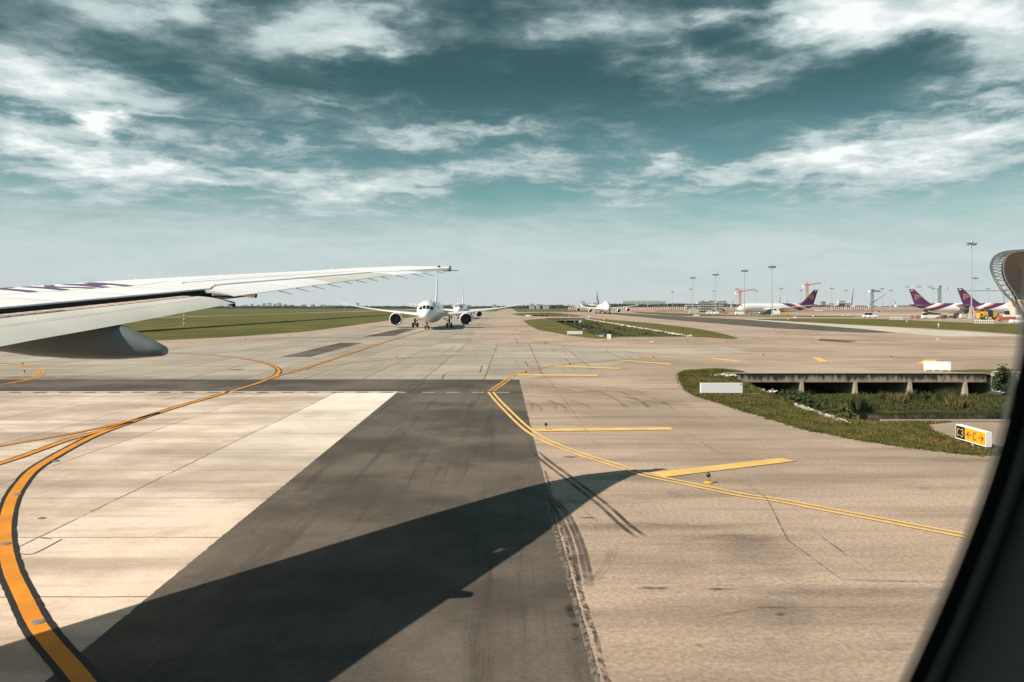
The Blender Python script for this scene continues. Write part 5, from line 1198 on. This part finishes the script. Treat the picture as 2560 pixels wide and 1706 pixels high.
e7 = tower_crane(2349,768,719,2374,718,2262,717,715,1000,CBL,'tower crane with long white banded jib above the left purple tail')
for o in list(e7.children):
    if o.name.startswith('jib'): o.data.materials[0] = CFG
s = 1000/FPX
for (a,c) in ((2274,2289),(2304,2318.5),(2333,2349),(2351,2369)):
    q = MB(); q.box((a-2349)*s,(c-2349)*s,-1.4,1.4,EYE+(HY-720.2)*s,EYE+(HY-715.2)*s); q.build('jib_panel', CWH, e7)
tower_crane(2510,768,730,2523.7,726.5,2403,728,725,1500,CFG,'faint grey tower crane partly hidden by the terminal truss')
def boom(x0,y0,x1,y1,Y,m,lab,r=.9,base=True):
    s = Y/FPX; a = PT(x0,y0,Y); c = PT(x1,y1,Y); e = empty('boom_crane', (a.x,Y,0), 0, lab, 'mobile crane'); o_ = Vector((a.x,Y,0))
    q = MB(); mid = (a+c)/2; q.tube(a-o_,mid-o_,r,r*.8,6); q.tube(mid-o_,c-o_,r*.6,r*.35,6); q.build('boom', m, e)
    q = MB(); q.box(-3,3,-1.5,1.5,.8,2.6); q.box(-1.4,1.4,-1.3,1.3,2.6,max(3.2,a.z+.2)); q.build('carrier', WHITE2, e)
    for x in (-2.2,-.8,.8,2.2): q = MB(); q.tube((x,-1.6,.7),(x,1.6,.7),.7,n=12); q.build('wheel', BLACK, e)
boom(2129,765,2133.5,721,1400,DGREY,'dark near-vertical crane boom right of the parked airliner tail',.9)
boom(2173,763,2214,736,1400,DGREY,'long diagonal boom leaning right beside the short dark tower crane',.8)
boom(2241,762,2232.5,748.5,1400,DGREY,'short boom leaning left before the left purple tail',.5)
boom(1949.5,764,1950,742,1420,DGREY,'thin dark vertical boom behind the parked airliner crown',.7)
boom(1966,764,1970.5,745,1420,DGREY,'thin boom leaning right behind the parked airliner crown',.4)
boom(1828,764,1837,748,1420,DGREY,'thin boom leaning right beyond the stacked grey building',.4)
# ------------------------------------------------------------ hoarding (red and white construction barrier)
def hoard_mat():
    m = bpy.data.materials.new('hoarding_stripes'); m.use_nodes = True; nt = m.node_tree; N = nt.nodes; L = nt.links; b = N['Principled BSDF']; b.inputs['Roughness'].default_value = .7
    tc = N.new('ShaderNodeTexCoord'); sp = N.new('ShaderNodeSeparateXYZ'); L.new(tc.outputs['Object'], sp.inputs[0])
    d = N.new('ShaderNodeMath'); d.operation = 'DIVIDE'; L.new(sp.outputs[0], d.inputs[0]); d.inputs[1].default_value = 3.3
    f = N.new('ShaderNodeMath'); f.operation = 'FRACT'; L.new(d.outputs[0], f.inputs[0]); g = N.new('ShaderNodeMath'); g.operation = 'GREATER_THAN'; L.new(f.outputs[0], g.inputs[0]); g.inputs[1].default_value = .52
    mx = N.new('ShaderNodeMix'); mx.data_type='RGBA'; L.new(g.outputs[0], mx.inputs[0]); mx.inputs[6].default_value = (.42,.10,.06,1); mx.inputs[7].default_value = (.88,.80,.70,1); L.new(mx.outputs[2], b.inputs['Base Color']); return m
HM = hoard_mat()
def hoarding(x0,x1,Y,h,lab):
    e = empty('hoarding', ((x0+x1)/2,Y,0), 0, lab, 'hoarding'); w = x1-x0; n = int(w/3.3)
    q = MB()
    for i in range(n):
        x = -w/2+i*3.3; q.box(x,x+3.28,-.06+.06*(i%2),.0+.06*(i%2),0.3,h)
    q.build('panel_row', HM, e)
    q = MB(); q.box(-w/2,w/2,.1,.9,0,.4); q.build('footing', CCON, e)
hoarding(235,930,1330,5.6,'long red and white striped hoarding behind the apron'); hoarding(90,234,1290,5.0,'left end of the striped hoarding behind the distant jumbo')
# ------------------------------------------------------------ stacked grey cabins / structure left of the parked airliner
def stacked():
    Y = 853.; s = Y/FPX; x0 = (1714-CX)*s; x1 = (1808-CX)*s; e = empty('site_building', ((x0+x1)/2,Y,0), 0, 'stacked grey three-storey structure of pale floor slabs beside the masts', 'building'); w = x1-x0; ox = -w/2
    for k in range(3):
        q = MB()
        q.box(ox,ox+w*(1,1,.98)[k],-5,5,2.5*k+1.7,2.5*k+2.7); q.build('floor_slab', mat('slab_grey',(.48,.48,.44),.8,var=.15,vscale=.3), e)
        q = MB(); 
        for i in range(14): q.box(ox+w*i/14+.2,ox+w*i/14+.7,-4.8,-4.3,2.5*k+.0+.01,2.5*k+1.69)
        q.build('column_row', STEEL, e)
        q = MB(); 
        for i in range(7): 
            if (i*3+k)%4: q.box(ox+w*i/7+.5,ox+w*(i+1)/7-.3,-3.5,3.5,2.5*k+.02,2.5*k+1.68)
        q.build('dark_interior', mat('interior_dark',(.10,.11,.11),.8,var=.4,vscale=.4), e)  # dark boxes between the floors, coloured to read as shaded interior
stacked()
# ------------------------------------------------------------ terminal concourse end
def terminal():
    Y = 450.; s = Y/FPX
    e = empty('terminal_concourse', ((2640-CX)*s, Y, 0), 0, 'curved terminal end with open steel truss around a brown shell', 'terminal'); ox = e.location.copy()
    outer = spline([PT(x,y,Y) for x,y in [(2545,790),(2541,768),(2520,745),(2503,727),(2486,700),(2477.5,680),(2475,668),(2477,655),(2484,643),(2497,634),(2514,628.5),(2540,626),(2570,624),(2640,622)]], 4)
    mid = spline([PT(x,y,Y) for x,y in [(2552,790),(2547,768),(2527,747),(2510,728),(2492,700),(2484,682),(2481,668),(2483,657),(2489,647),(2501,638),(2516,632),(2541,629),(2570,627.5),(2640,626)]], 4)
    inner = spline([PT(x,y,Y) for x,y in [(2556,790),(2552,768),(2546,750),(2531,725),(2518,705),(2511,687),(2508.5,668),(2511.5,652),(2520,639),(2534,632),(2550,629),(2580,628.5),(2610,628),(2640,628)]], 4)
    TR = mat('truss_steel_pale', (.17,.18,.14), .5, .1); TRD = mat('truss_steel_dark', (.17,.18,.16), .5)
    def chord(pts, r, m, nm, dy=0):
        q = MB(); P = [p-ox+Vector((0,dy,0)) for p in pts]
        for a, c in zip(P[:-1],P[1:]): q.tube(a,c,r,n=6,cap=False)
        q.build(nm, m, e)
    chord(outer,.26,TR,'outer_chord'); chord(mid,.24,TR,'middle_chord'); chord(inner,.45,TRD,'inner_chord')
    q = MB()
    for i in range(0, len(outer)-1):
        a = outer[i]-ox; c = mid[i]-ox; d = mid[i+1]-ox; q.tube(a,c,.18,n=5,cap=False); q.tube(a,d,.2,n=5,cap=False); pass
    q.build('lattice', TR, e)
    q = MB()
    for i in range(8, len(mid)-10, 2):
        a = mid[i]-ox; c = inner[i]-ox; d = inner[min(i+2,len(inner)-1)]-ox; q.tube(a,c,.26,n=5,cap=False); q.tube(a,d,.2,n=5,cap=False)
    q.build('web_struts', TRD, e)
    MEM = mat('membrane_brown', (.21,.145,.105), .75, var=.12, vscale=.05)
    cx_ = (2640-CX)*s
    full = [p-ox for p in inner]; full = full+[Vector((-p.x, p.y, p.z)) for p in reversed(full)]
    q = MB(); q.loft([[p+Vector((0,.3,0)) for p in full], [Vector((p.x*.97+14,p.y+10,p.z*.985)) for p in full], [p+Vector((150,75,0)) for p in full]], False); 
    n0 = len(full); mid_ = Vector((0,9,14))
    q.build('membrane_shell', MEM, e, True, 50)
    q = MB(); pts = [Vector((p.x*.96,p.y+4,p.z*.98)) for p in full]
    for i in range(len(pts)-1): q.face([pts[i], pts[i+1], Vector((pts[i+1].x*.5, 14, pts[i+1].z*.55+3)), Vector((pts[i].x*.5, 14, pts[i].z*.55+3))])
    q.face([Vector((p.x*.5, 14, p.z*.55+3)) for p in pts]); q.build('end_membrane', MEM, e, False)
    FR_ = mat('base_frame_cream', (.62,.52,.42), .6); q = MB(); a = PT(2546,752,Y)-ox
    for dx,dz in ((0,0),(6,-14),(10,-14)): q.tube(a, a+Vector((dx,-2,dz)), .5, .35, 6)
    q.box(a.x-.5,a.x+28,2,8,0,10); q.build('base_frame', FR_, e)
terminal()
# ------------------------------------------------------------ apron vehicles and equipment
def wheels(e, xs_, y, r, w, nm='wheel'):
    for x in xs_:
        for s in (-1,1):
            q = MB(); q.lathe((x,s*y-w/2,r),(0,1,0),[(0,r*.3),(0,r*.9),(w*.2,r),(w*.8,r),(w,r*.9),(w,r*.3)],14,True,True); wl = q.build(nm, BLACK, e)
            q = MB(); q.lathe((x,s*y-w/2-.02,r),(0,1,0),[(0,.01),(0,r*.5),(w+.04,r*.5),(w+.04,.01)],10); q.build('rim', WHITE2, wl)
def at(e, px_, py_): g = G(px_,py_); e.location = (g.x,g.y,LAY*4); return e
def loader():
    e = at(empty('wheel_loader', (0,0,0), 0, 'yellow wheel loader with black cab parked near the terminal', 'wheel loader'), 2474, 799.5)
    q = MB(); q.hexa([(-5.4,-1.3,1.3),(-1.4,-1.3,1.3),(-1.4,1.3,1.3),(-5.4,1.3,1.3)], [(-5.2,-1.2,3.0),(-1.4,-1.2,3.6),(-1.4,1.2,3.6),(-5.2,1.2,3.0)]); q.box(-5.5,-4.9,-1.2,1.2,.9,2.6); q.build('engine_body', YELM, e)
    q = MB(); q.hexa([(1.0,-1.1,1.1),(4.4,-1.1,1.1),(4.4,1.1,1.1),(1.0,1.1,1.1)], [(1.2,-1.,2.9),(3.6,-1.,2.2),(3.6,1.,2.2),(1.2,1.,2.9)]); q.build('front_frame', YELM, e)
    q = MB(); q.hexa([(-1.35,-1.1,1.3),(.95,-1.1,1.3),(.95,1.1,1.3),(-1.35,1.1,1.3)], [(-1.0,-1.,4.3),(.8,-1.,4.3),(.8,1.,4.3),(-1.0,1.,4.3)]); q.box(-1.15,.95,-1.1,1.1,4.31,4.5); q.build('cab', GLASS, e)
    q = MB(); q.box(-4.9,-4.0,-1.32,-1.25,1.8,2.6); q.build('vent', BLACK, e)
    for s in (-.8,.8): q = MB(); q.tube((2.2,s,2.4),(5.6,s,.9),.18,n=6); q.build('lift_arm', YELM, e)
    q = MB(); q.hexa([(5.4,-1.5,.2),(6.9,-1.5,.2),(6.9,1.5,.2),(5.4,1.5,.2)], [(5.2,-1.5,1.5),(5.9,-1.5,1.5),(5.9,1.5,1.5),(5.2,1.5,1.5)]); q.build('bucket', DGREY, e)
    wheels(e, (-2.6,2.9), 1.35, .95, .65)
loader()
def box_vehicle(px_, py_, L_, H, m, lab, cat, wr_=.4, cabx=None, name='service_vehicle', roof=None, cabh=1.2):
    e = at(empty(name, (0,0,0), 0, lab, cat), px_, py_)
    q = MB(); q.hexa([(-L_/2,-1,wr_),(L_/2,-1,wr_),(L_/2,1,wr_),(-L_/2,1,wr_)], [(-L_/2+.1,-.95,H),(L_/2-.15,-.95,H),(L_/2-.15,.95,H),(-L_/2+.1,.95,H)]); q.build('body', m, e)
    if cabx is not None:
        q = MB(); q.hexa([(cabx-.9,-.9,H+.003),(cabx+.9,-.9,H+.003),(cabx+.9,.9,H+.003),(cabx-.9,.9,H+.003)], [(cabx-.7,-.8,H+cabh),(cabx+.55,-.8,H+cabh),(cabx+.55,.8,H+cabh),(cabx-.7,.8,H+cabh)]); q.build('cab', GLASS, e)
        q = MB(); q.box(cabx-.8,cabx+.65,-.85,.85,H+cabh+.003,H+cabh+.12); q.build('roof', roof or m, e)
    wheels(e, (-L_*.32,L_*.32), .9, wr_, .28); return e
box_vehicle(2166,795,3.4,1.5,WHITE2,'white tug at the left end of the small vehicle pair on the apron','tug',.45,.2)
box_vehicle(2181,795.5,5.0,1.5,WHITE2,'white low vehicle with dark rear beside the white tug','tug',.45,-1.2)
q = MB()
e = box_vehicle(2328,797,9,1.7,WHITE2,'white conveyor loader vehicle in the middle of the equipment row','belt loader',.45,-3.2,'belt_loader')
q = MB(); q.hexa([(-2.5,-.5,2.2),(4.8,-.5,1.9),(4.8,.5,1.9),(-2.5,.5,2.2)], [(-2.5,-.5,3.4),(4.8,-.5,2.5),(4.8,.5,2.5),(-2.5,.5,3.4)]); q.build('conveyor', DGREY, e)
box_vehicle(2314,794,3.2,3.,YELM,'pale yellow lift vehicle behind the conveyor loader','lift vehicle',.4,0,cabh=1.6)
def dolly(px_, py_, L_, m, load, lab):
    e = at(empty('equipment_dolly', (0,0,0), 0, lab, 'dolly'), px_, py_)
    q = MB(); q.box(-L_/2,L_/2,-.9,.9,.5,.72); q.tube((-L_/2,0,.5),(-L_/2-1.2,0,.35),.06,n=6); q.build('deck', m, e)
    q = MB()
    for i in range(4): q.box(-L_/2+L_*i/4+.1,-L_/2+L_*(i+1)/4-.15,-.7,.7,.725,.9+.9*((i*7+int(px_))%3)/2)
    q.build('load', load, e); wheels(e, (-L_*.35,L_*.35), .75, .3, .18)
dolly(2288,798,4.6,ORP,mat('load_brown',(.30,.17,.11),.8,var=.3),'brown loaded dolly at the left of the equipment row'); dolly(2352,797.5,3.6,DGREY,mat('load_tan',(.36,.22,.12),.8,var=.3),'tan loaded dolly right of the conveyor loader')
dolly(2375,797.8,7.,DGREY,mat('load_black',(.05,.05,.055),.7,var=.3),'long black loaded dolly left of the white bin')
dolly(2120,793.5,6,STEEL,mat('load_pale',(.5,.47,.42),.8,var=.3),'low pale dolly on the apron grass edge left of the white tug')
box_vehicle(2407,796.5,2.6,2.4,mat('bin_cream',(.62,.56,.48),.6),'cream upright bin on wheels left of the tallest mast','bin',.3,name='wheeled_bin')
box_vehicle(2449,794,5.,3.6,ORP,'orange service truck half hidden behind the yellow loader','truck',.5,1.4)
box_vehicle(2530,799,7.6,2.2,WHITE2,'white flat-roofed vehicle at the foot of the terminal','truck',.5,-2.3,cabh=1.9)
box_vehicle(2516,804,7.,1.9,mat('machine_red',(.50,.13,.06),.6),'red-orange trailer machine right of the yellow loader','trailer',.45)
box_vehicle(2541,809,4.2,1.3,WHITE2,'small white vehicle at the window edge beside the right grass strip','car',.35)
for (x,y,L_,H,lab,m) in [(1735,786,8,4.2,'cream block cabin at the foot of the leftmost tall mast',mat('cabin_cream',(.62,.58,.5),.7)),(1782,786.5,9,2.2,'white service vehicle before the stacked grey building',WHITE2),(1806,786,8,2.4,'brown service vehicle between grey posts',mat('vehicle_brown',(.35,.22,.15),.6)),
        (1850,787.5,7,2.2,'white equipment under the parked airliner nose',WHITE2),(1871,787.5,6,2.4,'reddish dolly load under the parked airliner nose',mat('load_rust',(.40,.20,.14),.7)),(1889,788,9,1.6,'low dark and white dolly under the parked airliner belly',mat('load_mixed',(.28,.28,.26),.7,var=.5,vscale=.8)),
        (1935,789,8,3.4,'white stair vehicle at the wing root of the parked airliner',WHITE2),(1963,789,6.5,2.2,'yellow low loader under the parked airliner rear fuselage',YELM),(2048,778.5,10,1.6,'white low vehicle alone on the far apron',WHITE2),(2195,783,5,1.1,'small white vehicle on the far apron before the hoarding',WHITE2)]:
    box_vehicle(x,y,L_,H,m,lab,'service vehicle' if 'vehicle' in lab else ('cabin' if 'cabin' in lab else 'equipment'),.5,(0.8 if 'vehicle' in lab else None))
e = at(empty('boarding_stair', (0,0,0), 0, 'dark sloping boarding stair beside the parked airliner wing root', 'stairs'), 1921, 789)
q = MB(); q.hexa([(-5,-1,.6),(2.5,-1,.6),(2.5,1,.6),(-5,1,.6)], [(-4.8,-1,1.1),(2.5,-1,5.),(2.5,1,5.),(-4.8,1,1.1)]); q.build('stair_flight', DGREY, e); wheels(e, (-3,1.5), .9, .4, .2)
# steel gantry by the tallest mast
g = G(2450,789); e = empty('service_gantry', tuple(g), 0, 'long steel walkway gantry in front of the right purple-tailed airliner', 'gantry')
s = g.y/FPX; q = MB(); q.box(-22*s,28*s,-1,1,EYE+(HY-776)*s,EYE+(HY-774)*s); q.build('walkway', STEEL, e)
q = MB()
for x in (-22,-6,10,27): q.tube((x*s,-.8,0),(x*s,-.8,EYE+(HY-769)*s),.2,n=6); q.tube((x*s,.8,0),(x*s+4,.8,EYE+(HY-775)*s),.12,n=5)
q.box(-22*s,28*s,-1.05,-.95,EYE+(HY-771.5)*s,EYE+(HY-770.8)*s); q.build('legs', STEEL, e)
q = MB(); q.box(-2*s,6*s,-1.2,1.2,EYE+(HY-773.8)*s,EYE+(HY-768)*s); q.box(10*s,17*s,-1.2,1.2,EYE+(HY-773.8)*s,EYE+(HY-768.5)*s); q.build('cabin', WHITE2, e)
g = G(2428,797); e = empty('mast_frame', tuple(g), 0, 'pale steel A-frame at the foot of the tallest mast', 'frame'); s = g.y/FPX
for x0,x1 in ((-8,-4),(6,3),(-4,-2)): q = MB(); q.tube((x0*s,-.6,0),(x1*s,-.6,EYE+(HY-767)*s),.22,n=6); q.build('leg', mat('frame_pale',(.6,.55,.48),.6), e)
# jet bollards: rows of white barrels
bl0 = None; ORD = ['first','second','third','fourth','fifth','sixth','seventh','eighth','ninth']
for (xa,xb,yb,n,grp,lab) in ((2225,2256,799.5,8,'white bollards left row','bollard from the left in the left white row on the apron edge'),(2438,2483,809,9,'white bollards right row','bollard from the left in the row before the yellow loader')):
    for i in range(n):
        g = G(lerp(xa,xb,i/(n-1)), yb+.6*i/(n-1))
        if bl0 is None:
            o = bl0 = empty('bollard')
            q = MB(); q.lathe((0,0,0),(0,0,1),[(0,.0),(0,.17),(.45,.17),(.45,0)],12); q.build('lower_band', WHITE2, o, True); q = MB(); q.lathe((0,0,.452),(0,0,1),[(0,.0),(0,.13),(.30,.13),(.30,0)],12); q.build('middle_band', DGREY, o, True); q = MB(); q.lathe((0,0,.754),(0,0,1),[(0,.0),(0,.17),(.35,.17),(.45,.1),(.45,0)],12); q.build('upper_band', WHITE2, o, True)
        else: o = copy_tree(bl0)
        o.location = tuple(g); tag(o, ORD[i]+' '+lab, 'bollard', grp)
g = G(2033,792); e = empty('hazard_marker', tuple(g), 0, 'red and white marker pole between apron and right grass strip', 'marker')
q = MB(); q.tube((0,0,0),(0,0,1.2),.35,.3,8); q.build('band', WHITE2, e); q = MB(); q.tube((0,0,1.21),(0,0,2.5),.3,.2,8); q.build('band', REDP, e)
# ------------------------------------------------------------ horizon: buildings and woodland
BW = [mat('render_white',(.66,.67,.66),.8,var=.05,vscale=.05), mat('render_cream',(.58,.54,.47),.8,var=.05,vscale=.05), mat('render_grey',(.40,.41,.41),.8), mat('render_greenish',(.60,.66,.56),.8)]
WIN = mat('far_window', (.12,.14,.15), .4); ROOFR = mat('roof_red',(.32,.13,.09),.8); ROOFB = mat('roof_blue_grey',(.20,.25,.28),.7)
def building(px_, wpx, ytop, Y, m, lab, floors=6, roof=None, cat='building', vert=False, name='apartment_building', grp='buildings on the horizon'):
    s = Y/FPX; w = wpx*s; H = EYE+(HY-ytop)*s; e = empty(name, ((px_-CX)*s, Y, 0), 0, lab, cat, grp)
    q = MB(); q.box(-w/2,w/2,0,12,0,H); q.build('wall', m, e)
    q = MB()
    if vert:
        n = max(2,int(w/7))
        for i in range(n): x = -w/2+w*(i+.25)/n; q.box(x,x+w/n*.35,-.15,.1,H*.12,H*.93)
    else:
        for k in range(floors): z = H*(k+.4)/floors; q.box(-w/2+1,w/2-1,-.15,.1,z,z+H/floors*.35)
    q.build('window_bands', WIN, e)
    q = MB(); q.box(-w/2-.3,w/2+.3,-.3,12.3,H+.01,H+.8) if roof is None else q.hexa([(-w/2-.5,-.5,H+.01),(w/2+.5,-.5,H+.01),(w/2+.5,12.5,H+.01),(-w/2-.5,12.5,H+.01)], [(-w/2+1,5,H+3),(w/2-1,5,H+3),(w/2-1,7,H+3),(-w/2+1,7,H+3)]); q.build('roof', roof or m, e)
ord_ = ['first','second','third','fourth','fifth','sixth']
for i in range(6): building(1565+18.3*i, 17, 753, 3400, BW[3], ord_[i]+' of six matching pale green apartment blocks, counted from the left', 8, vert=True)
random.seed(3)
for i,(x,w,yt,m,lab) in enumerate([(1749,9,755,0,'small white block left of the grey towers above the stacked building'),(1757,8,753,2,'grey tower left of the cream slab blocks'),(1767,9,755,2,'second grey tower beside the cream slab blocks'),(1779,16,752.5,1,'cream tower block behind the second tall mast'),(1798,12,754,1,'cream block in the middle of the cluster over the stacked building'),(1811,12,753,1,'right-hand cream block of the cluster over the stacked building'),
      (2059,11,756,2,'low red-signed block right of the parked airliner tail'),(2078,14,759,0,'white low block between thin masts'),(2105,16,753,0,'white tower block left of the dark crane boom'),(2112,30,759,1,'long cream low block left of the dark crane boom')]):
    building(x,w,yt,2300,BW[m],lab,5,ROOFR if 'red' in lab else None)
hor = [(612,9,761.5),(628,7,760),(645,6,762),(659,10,758.5),(673,9,757.5),(686,8,759),(697,10,758),(712,9,761),(728,12,762),(758,14,763),(781,10,763),(806,18,762),(822,9,763.5),(842,9,764),(893,7,757.5),(850,5,762.5)]
words = ['tiny white building on the left horizon at the flap tip','second white horizon building right of the flap tip','short white horizon building between two taller ones','taller white horizon block, left of the tallest cluster','tallest white block on the left horizon','white horizon block right of the tallest one','pale horizon block closing the tall cluster','low white horizon block beside the tall cluster','wide low white horizon block','reddish-roofed wide horizon building','pale horizon block by the red-roofed one','widest white horizon building under the wing tip','small pale horizon building left of the taxiing jet wing','low pale building at the taxiing jet wing tip','thin pale tower behind the taxiing jet wing','narrow low block near the taxiing jet wing tip']
for (x,w,yt),lab in zip(hor, words): building(x,w*.8,yt+.8,2600,BW[random.choice((0,0,2,1))],lab,5,ROOFR if 'red' in lab else None)
for (x,w,yt,lab) in [(1236,10,764,'low white building right of the queuing airliner'),(1330,12,762.5,'white low building on the horizon left of the jumbo'),(1345,9,761,'taller pale building on the horizon left of the jumbo'),(1365,14,763,'long low pale building near the jumbo wing tip'),(2270,60,764.5,'long cream shed roof beyond the hoarding before the left purple tail'),(2150,26,765,'cream shed beyond the hoarding below the dark tower crane')]:
    building(x,w,yt,1900,BW[1 if 'cream' in lab else 0],lab,3,ROOFB if 'white' in lab else None, name='low_building')
# dark hangar-like terminal hall with round roof behind the jumbo's left wing
Y = 1500.; s = Y/FPX; e = empty('arched_hall', ((1483-CX)*s,Y,0), 0, 'dark arched hall with pale canopy behind the left wing of the jumbo', 'hall')
q = MB(); q.loft([[Vector((x*s*20, y, (EYE+(HY-758)*s)*max(.02,1-x*x)**.5*.999+.01)) for x in [(-1+i/8) for i in range(17)]] for y in (0,40)], False); q.build('arched_roof', mat('hall_dark',(.06,.07,.075),.6), e, True)
q = MB(); q.box(-28*s,-12*s,2,30,.0,EYE+(HY-759)*s); q.build('side_block', BW[0], e); q = MB(); q.hexa([(-30*s,-2,EYE+(HY-757.5)*s),(-18*s,-2,EYE+(HY-757.5)*s),(-18*s,32,EYE+(HY-757.5)*s),(-30*s,32,EYE+(HY-757.5)*s)],[(-27*s,8,EYE+(HY-753)*s),(-21*s,8,EYE+(HY-753)*s),(-21*s,20,EYE+(HY-753)*s),(-27*s,20,EYE+(HY-753)*s)]); q.build('canopy', ROOFB, e)
# far woodland: masses of crowns, ragged top
WOOD = mat('woodland_leaf', (.040,.055,.028), .95, var=.45, vscale=.08, spec=.1)
def wood(x0px, x1px, Y, hmin, hmax, dens, name='woodland', seed=0, depth=120):
    rnd = random.Random(seed); b = MB(); x0 = (x0px-CX)/FPX*Y; x1 = (x1px-CX)/FPX*Y; n = int((x1-x0)*dens)
    for i in range(n):
        x = rnd.uniform(x0,x1); y = Y+rnd.uniform(-depth/2,depth/2); hh = lerp(hmin,hmax, min(1,max(0,.5+.9*noise.noise(Vector((x*.012,seed,0)))+rnd.gauss(0,.16))))
        r = rnd.uniform(2.6,5.5)
        for k in range(5):
            cx_, cz_ = x+rnd.gauss(0,r*.45), hh-r*.6-rnd.random()*hh*.45; rr = r*rnd.uniform(.45,.85); k0 = len(b.v)
            ps = [(0,0,1),(1,0,.1),(0,1,-.1),(-1,0,.1),(0,-1,-.05),(0,0,-1)]
            for p in ps: f = rr*rnd.uniform(.7,1.3); b.v.append((cx_+p[0]*f, y+p[1]*f, max(0,cz_+p[2]*f*.85)))
            for f in ((0,1,2),(0,2,3),(0,3,4),(0,4,1),(5,2,1),(5,3,2),(5,4,3),(5,1,4)): b.addf([k0+t for t in f])
        k0 = len(b.v); b.v += [(x-r,y,0),(x+r,y,0),(x+r*.7,y,hh-r),(x-r*.7,y,hh-r)]; b.addf((k0,k0+1,k0+2,k0+3))
    o = b.build(name, WOOD); tag(o, kind='stuff'); return o
wood(-100, 1300, 2500, 6.5, 10.5, .8, seed=1); wood(1300, 1560, 2300, 8, 13, .9, seed=2)
wood(1500, 1850, 2200, 13, 15.5, 1.1, seed=4); wood(1850, 2700, 2100, 6, 11, .6, seed=5)
wood(-400, -90, 2500, 7, 11, .7, seed=9)

# ------------------------------------------------------------ humid air
hz = MB(); hz.box(-3800, 3800, -560, 4400, -4.2, 130)
hm = bpy.data.materials.new('humid_air'); hm.use_nodes = True; nt = hm.node_tree; nt.nodes.clear()
pv = nt.nodes.new('ShaderNodeVolumePrincipled'); pv.inputs['Color'].default_value = (.80,.88,.92,1); pv.inputs['Density'].default_value = .00005; pv.inputs['Anisotropy'].default_value = 0.
oo = nt.nodes.new('ShaderNodeOutputMaterial'); nt.links.new(pv.outputs[0], oo.inputs['Volume'])
tag(hz.build('haze', hm), kind='stuff')
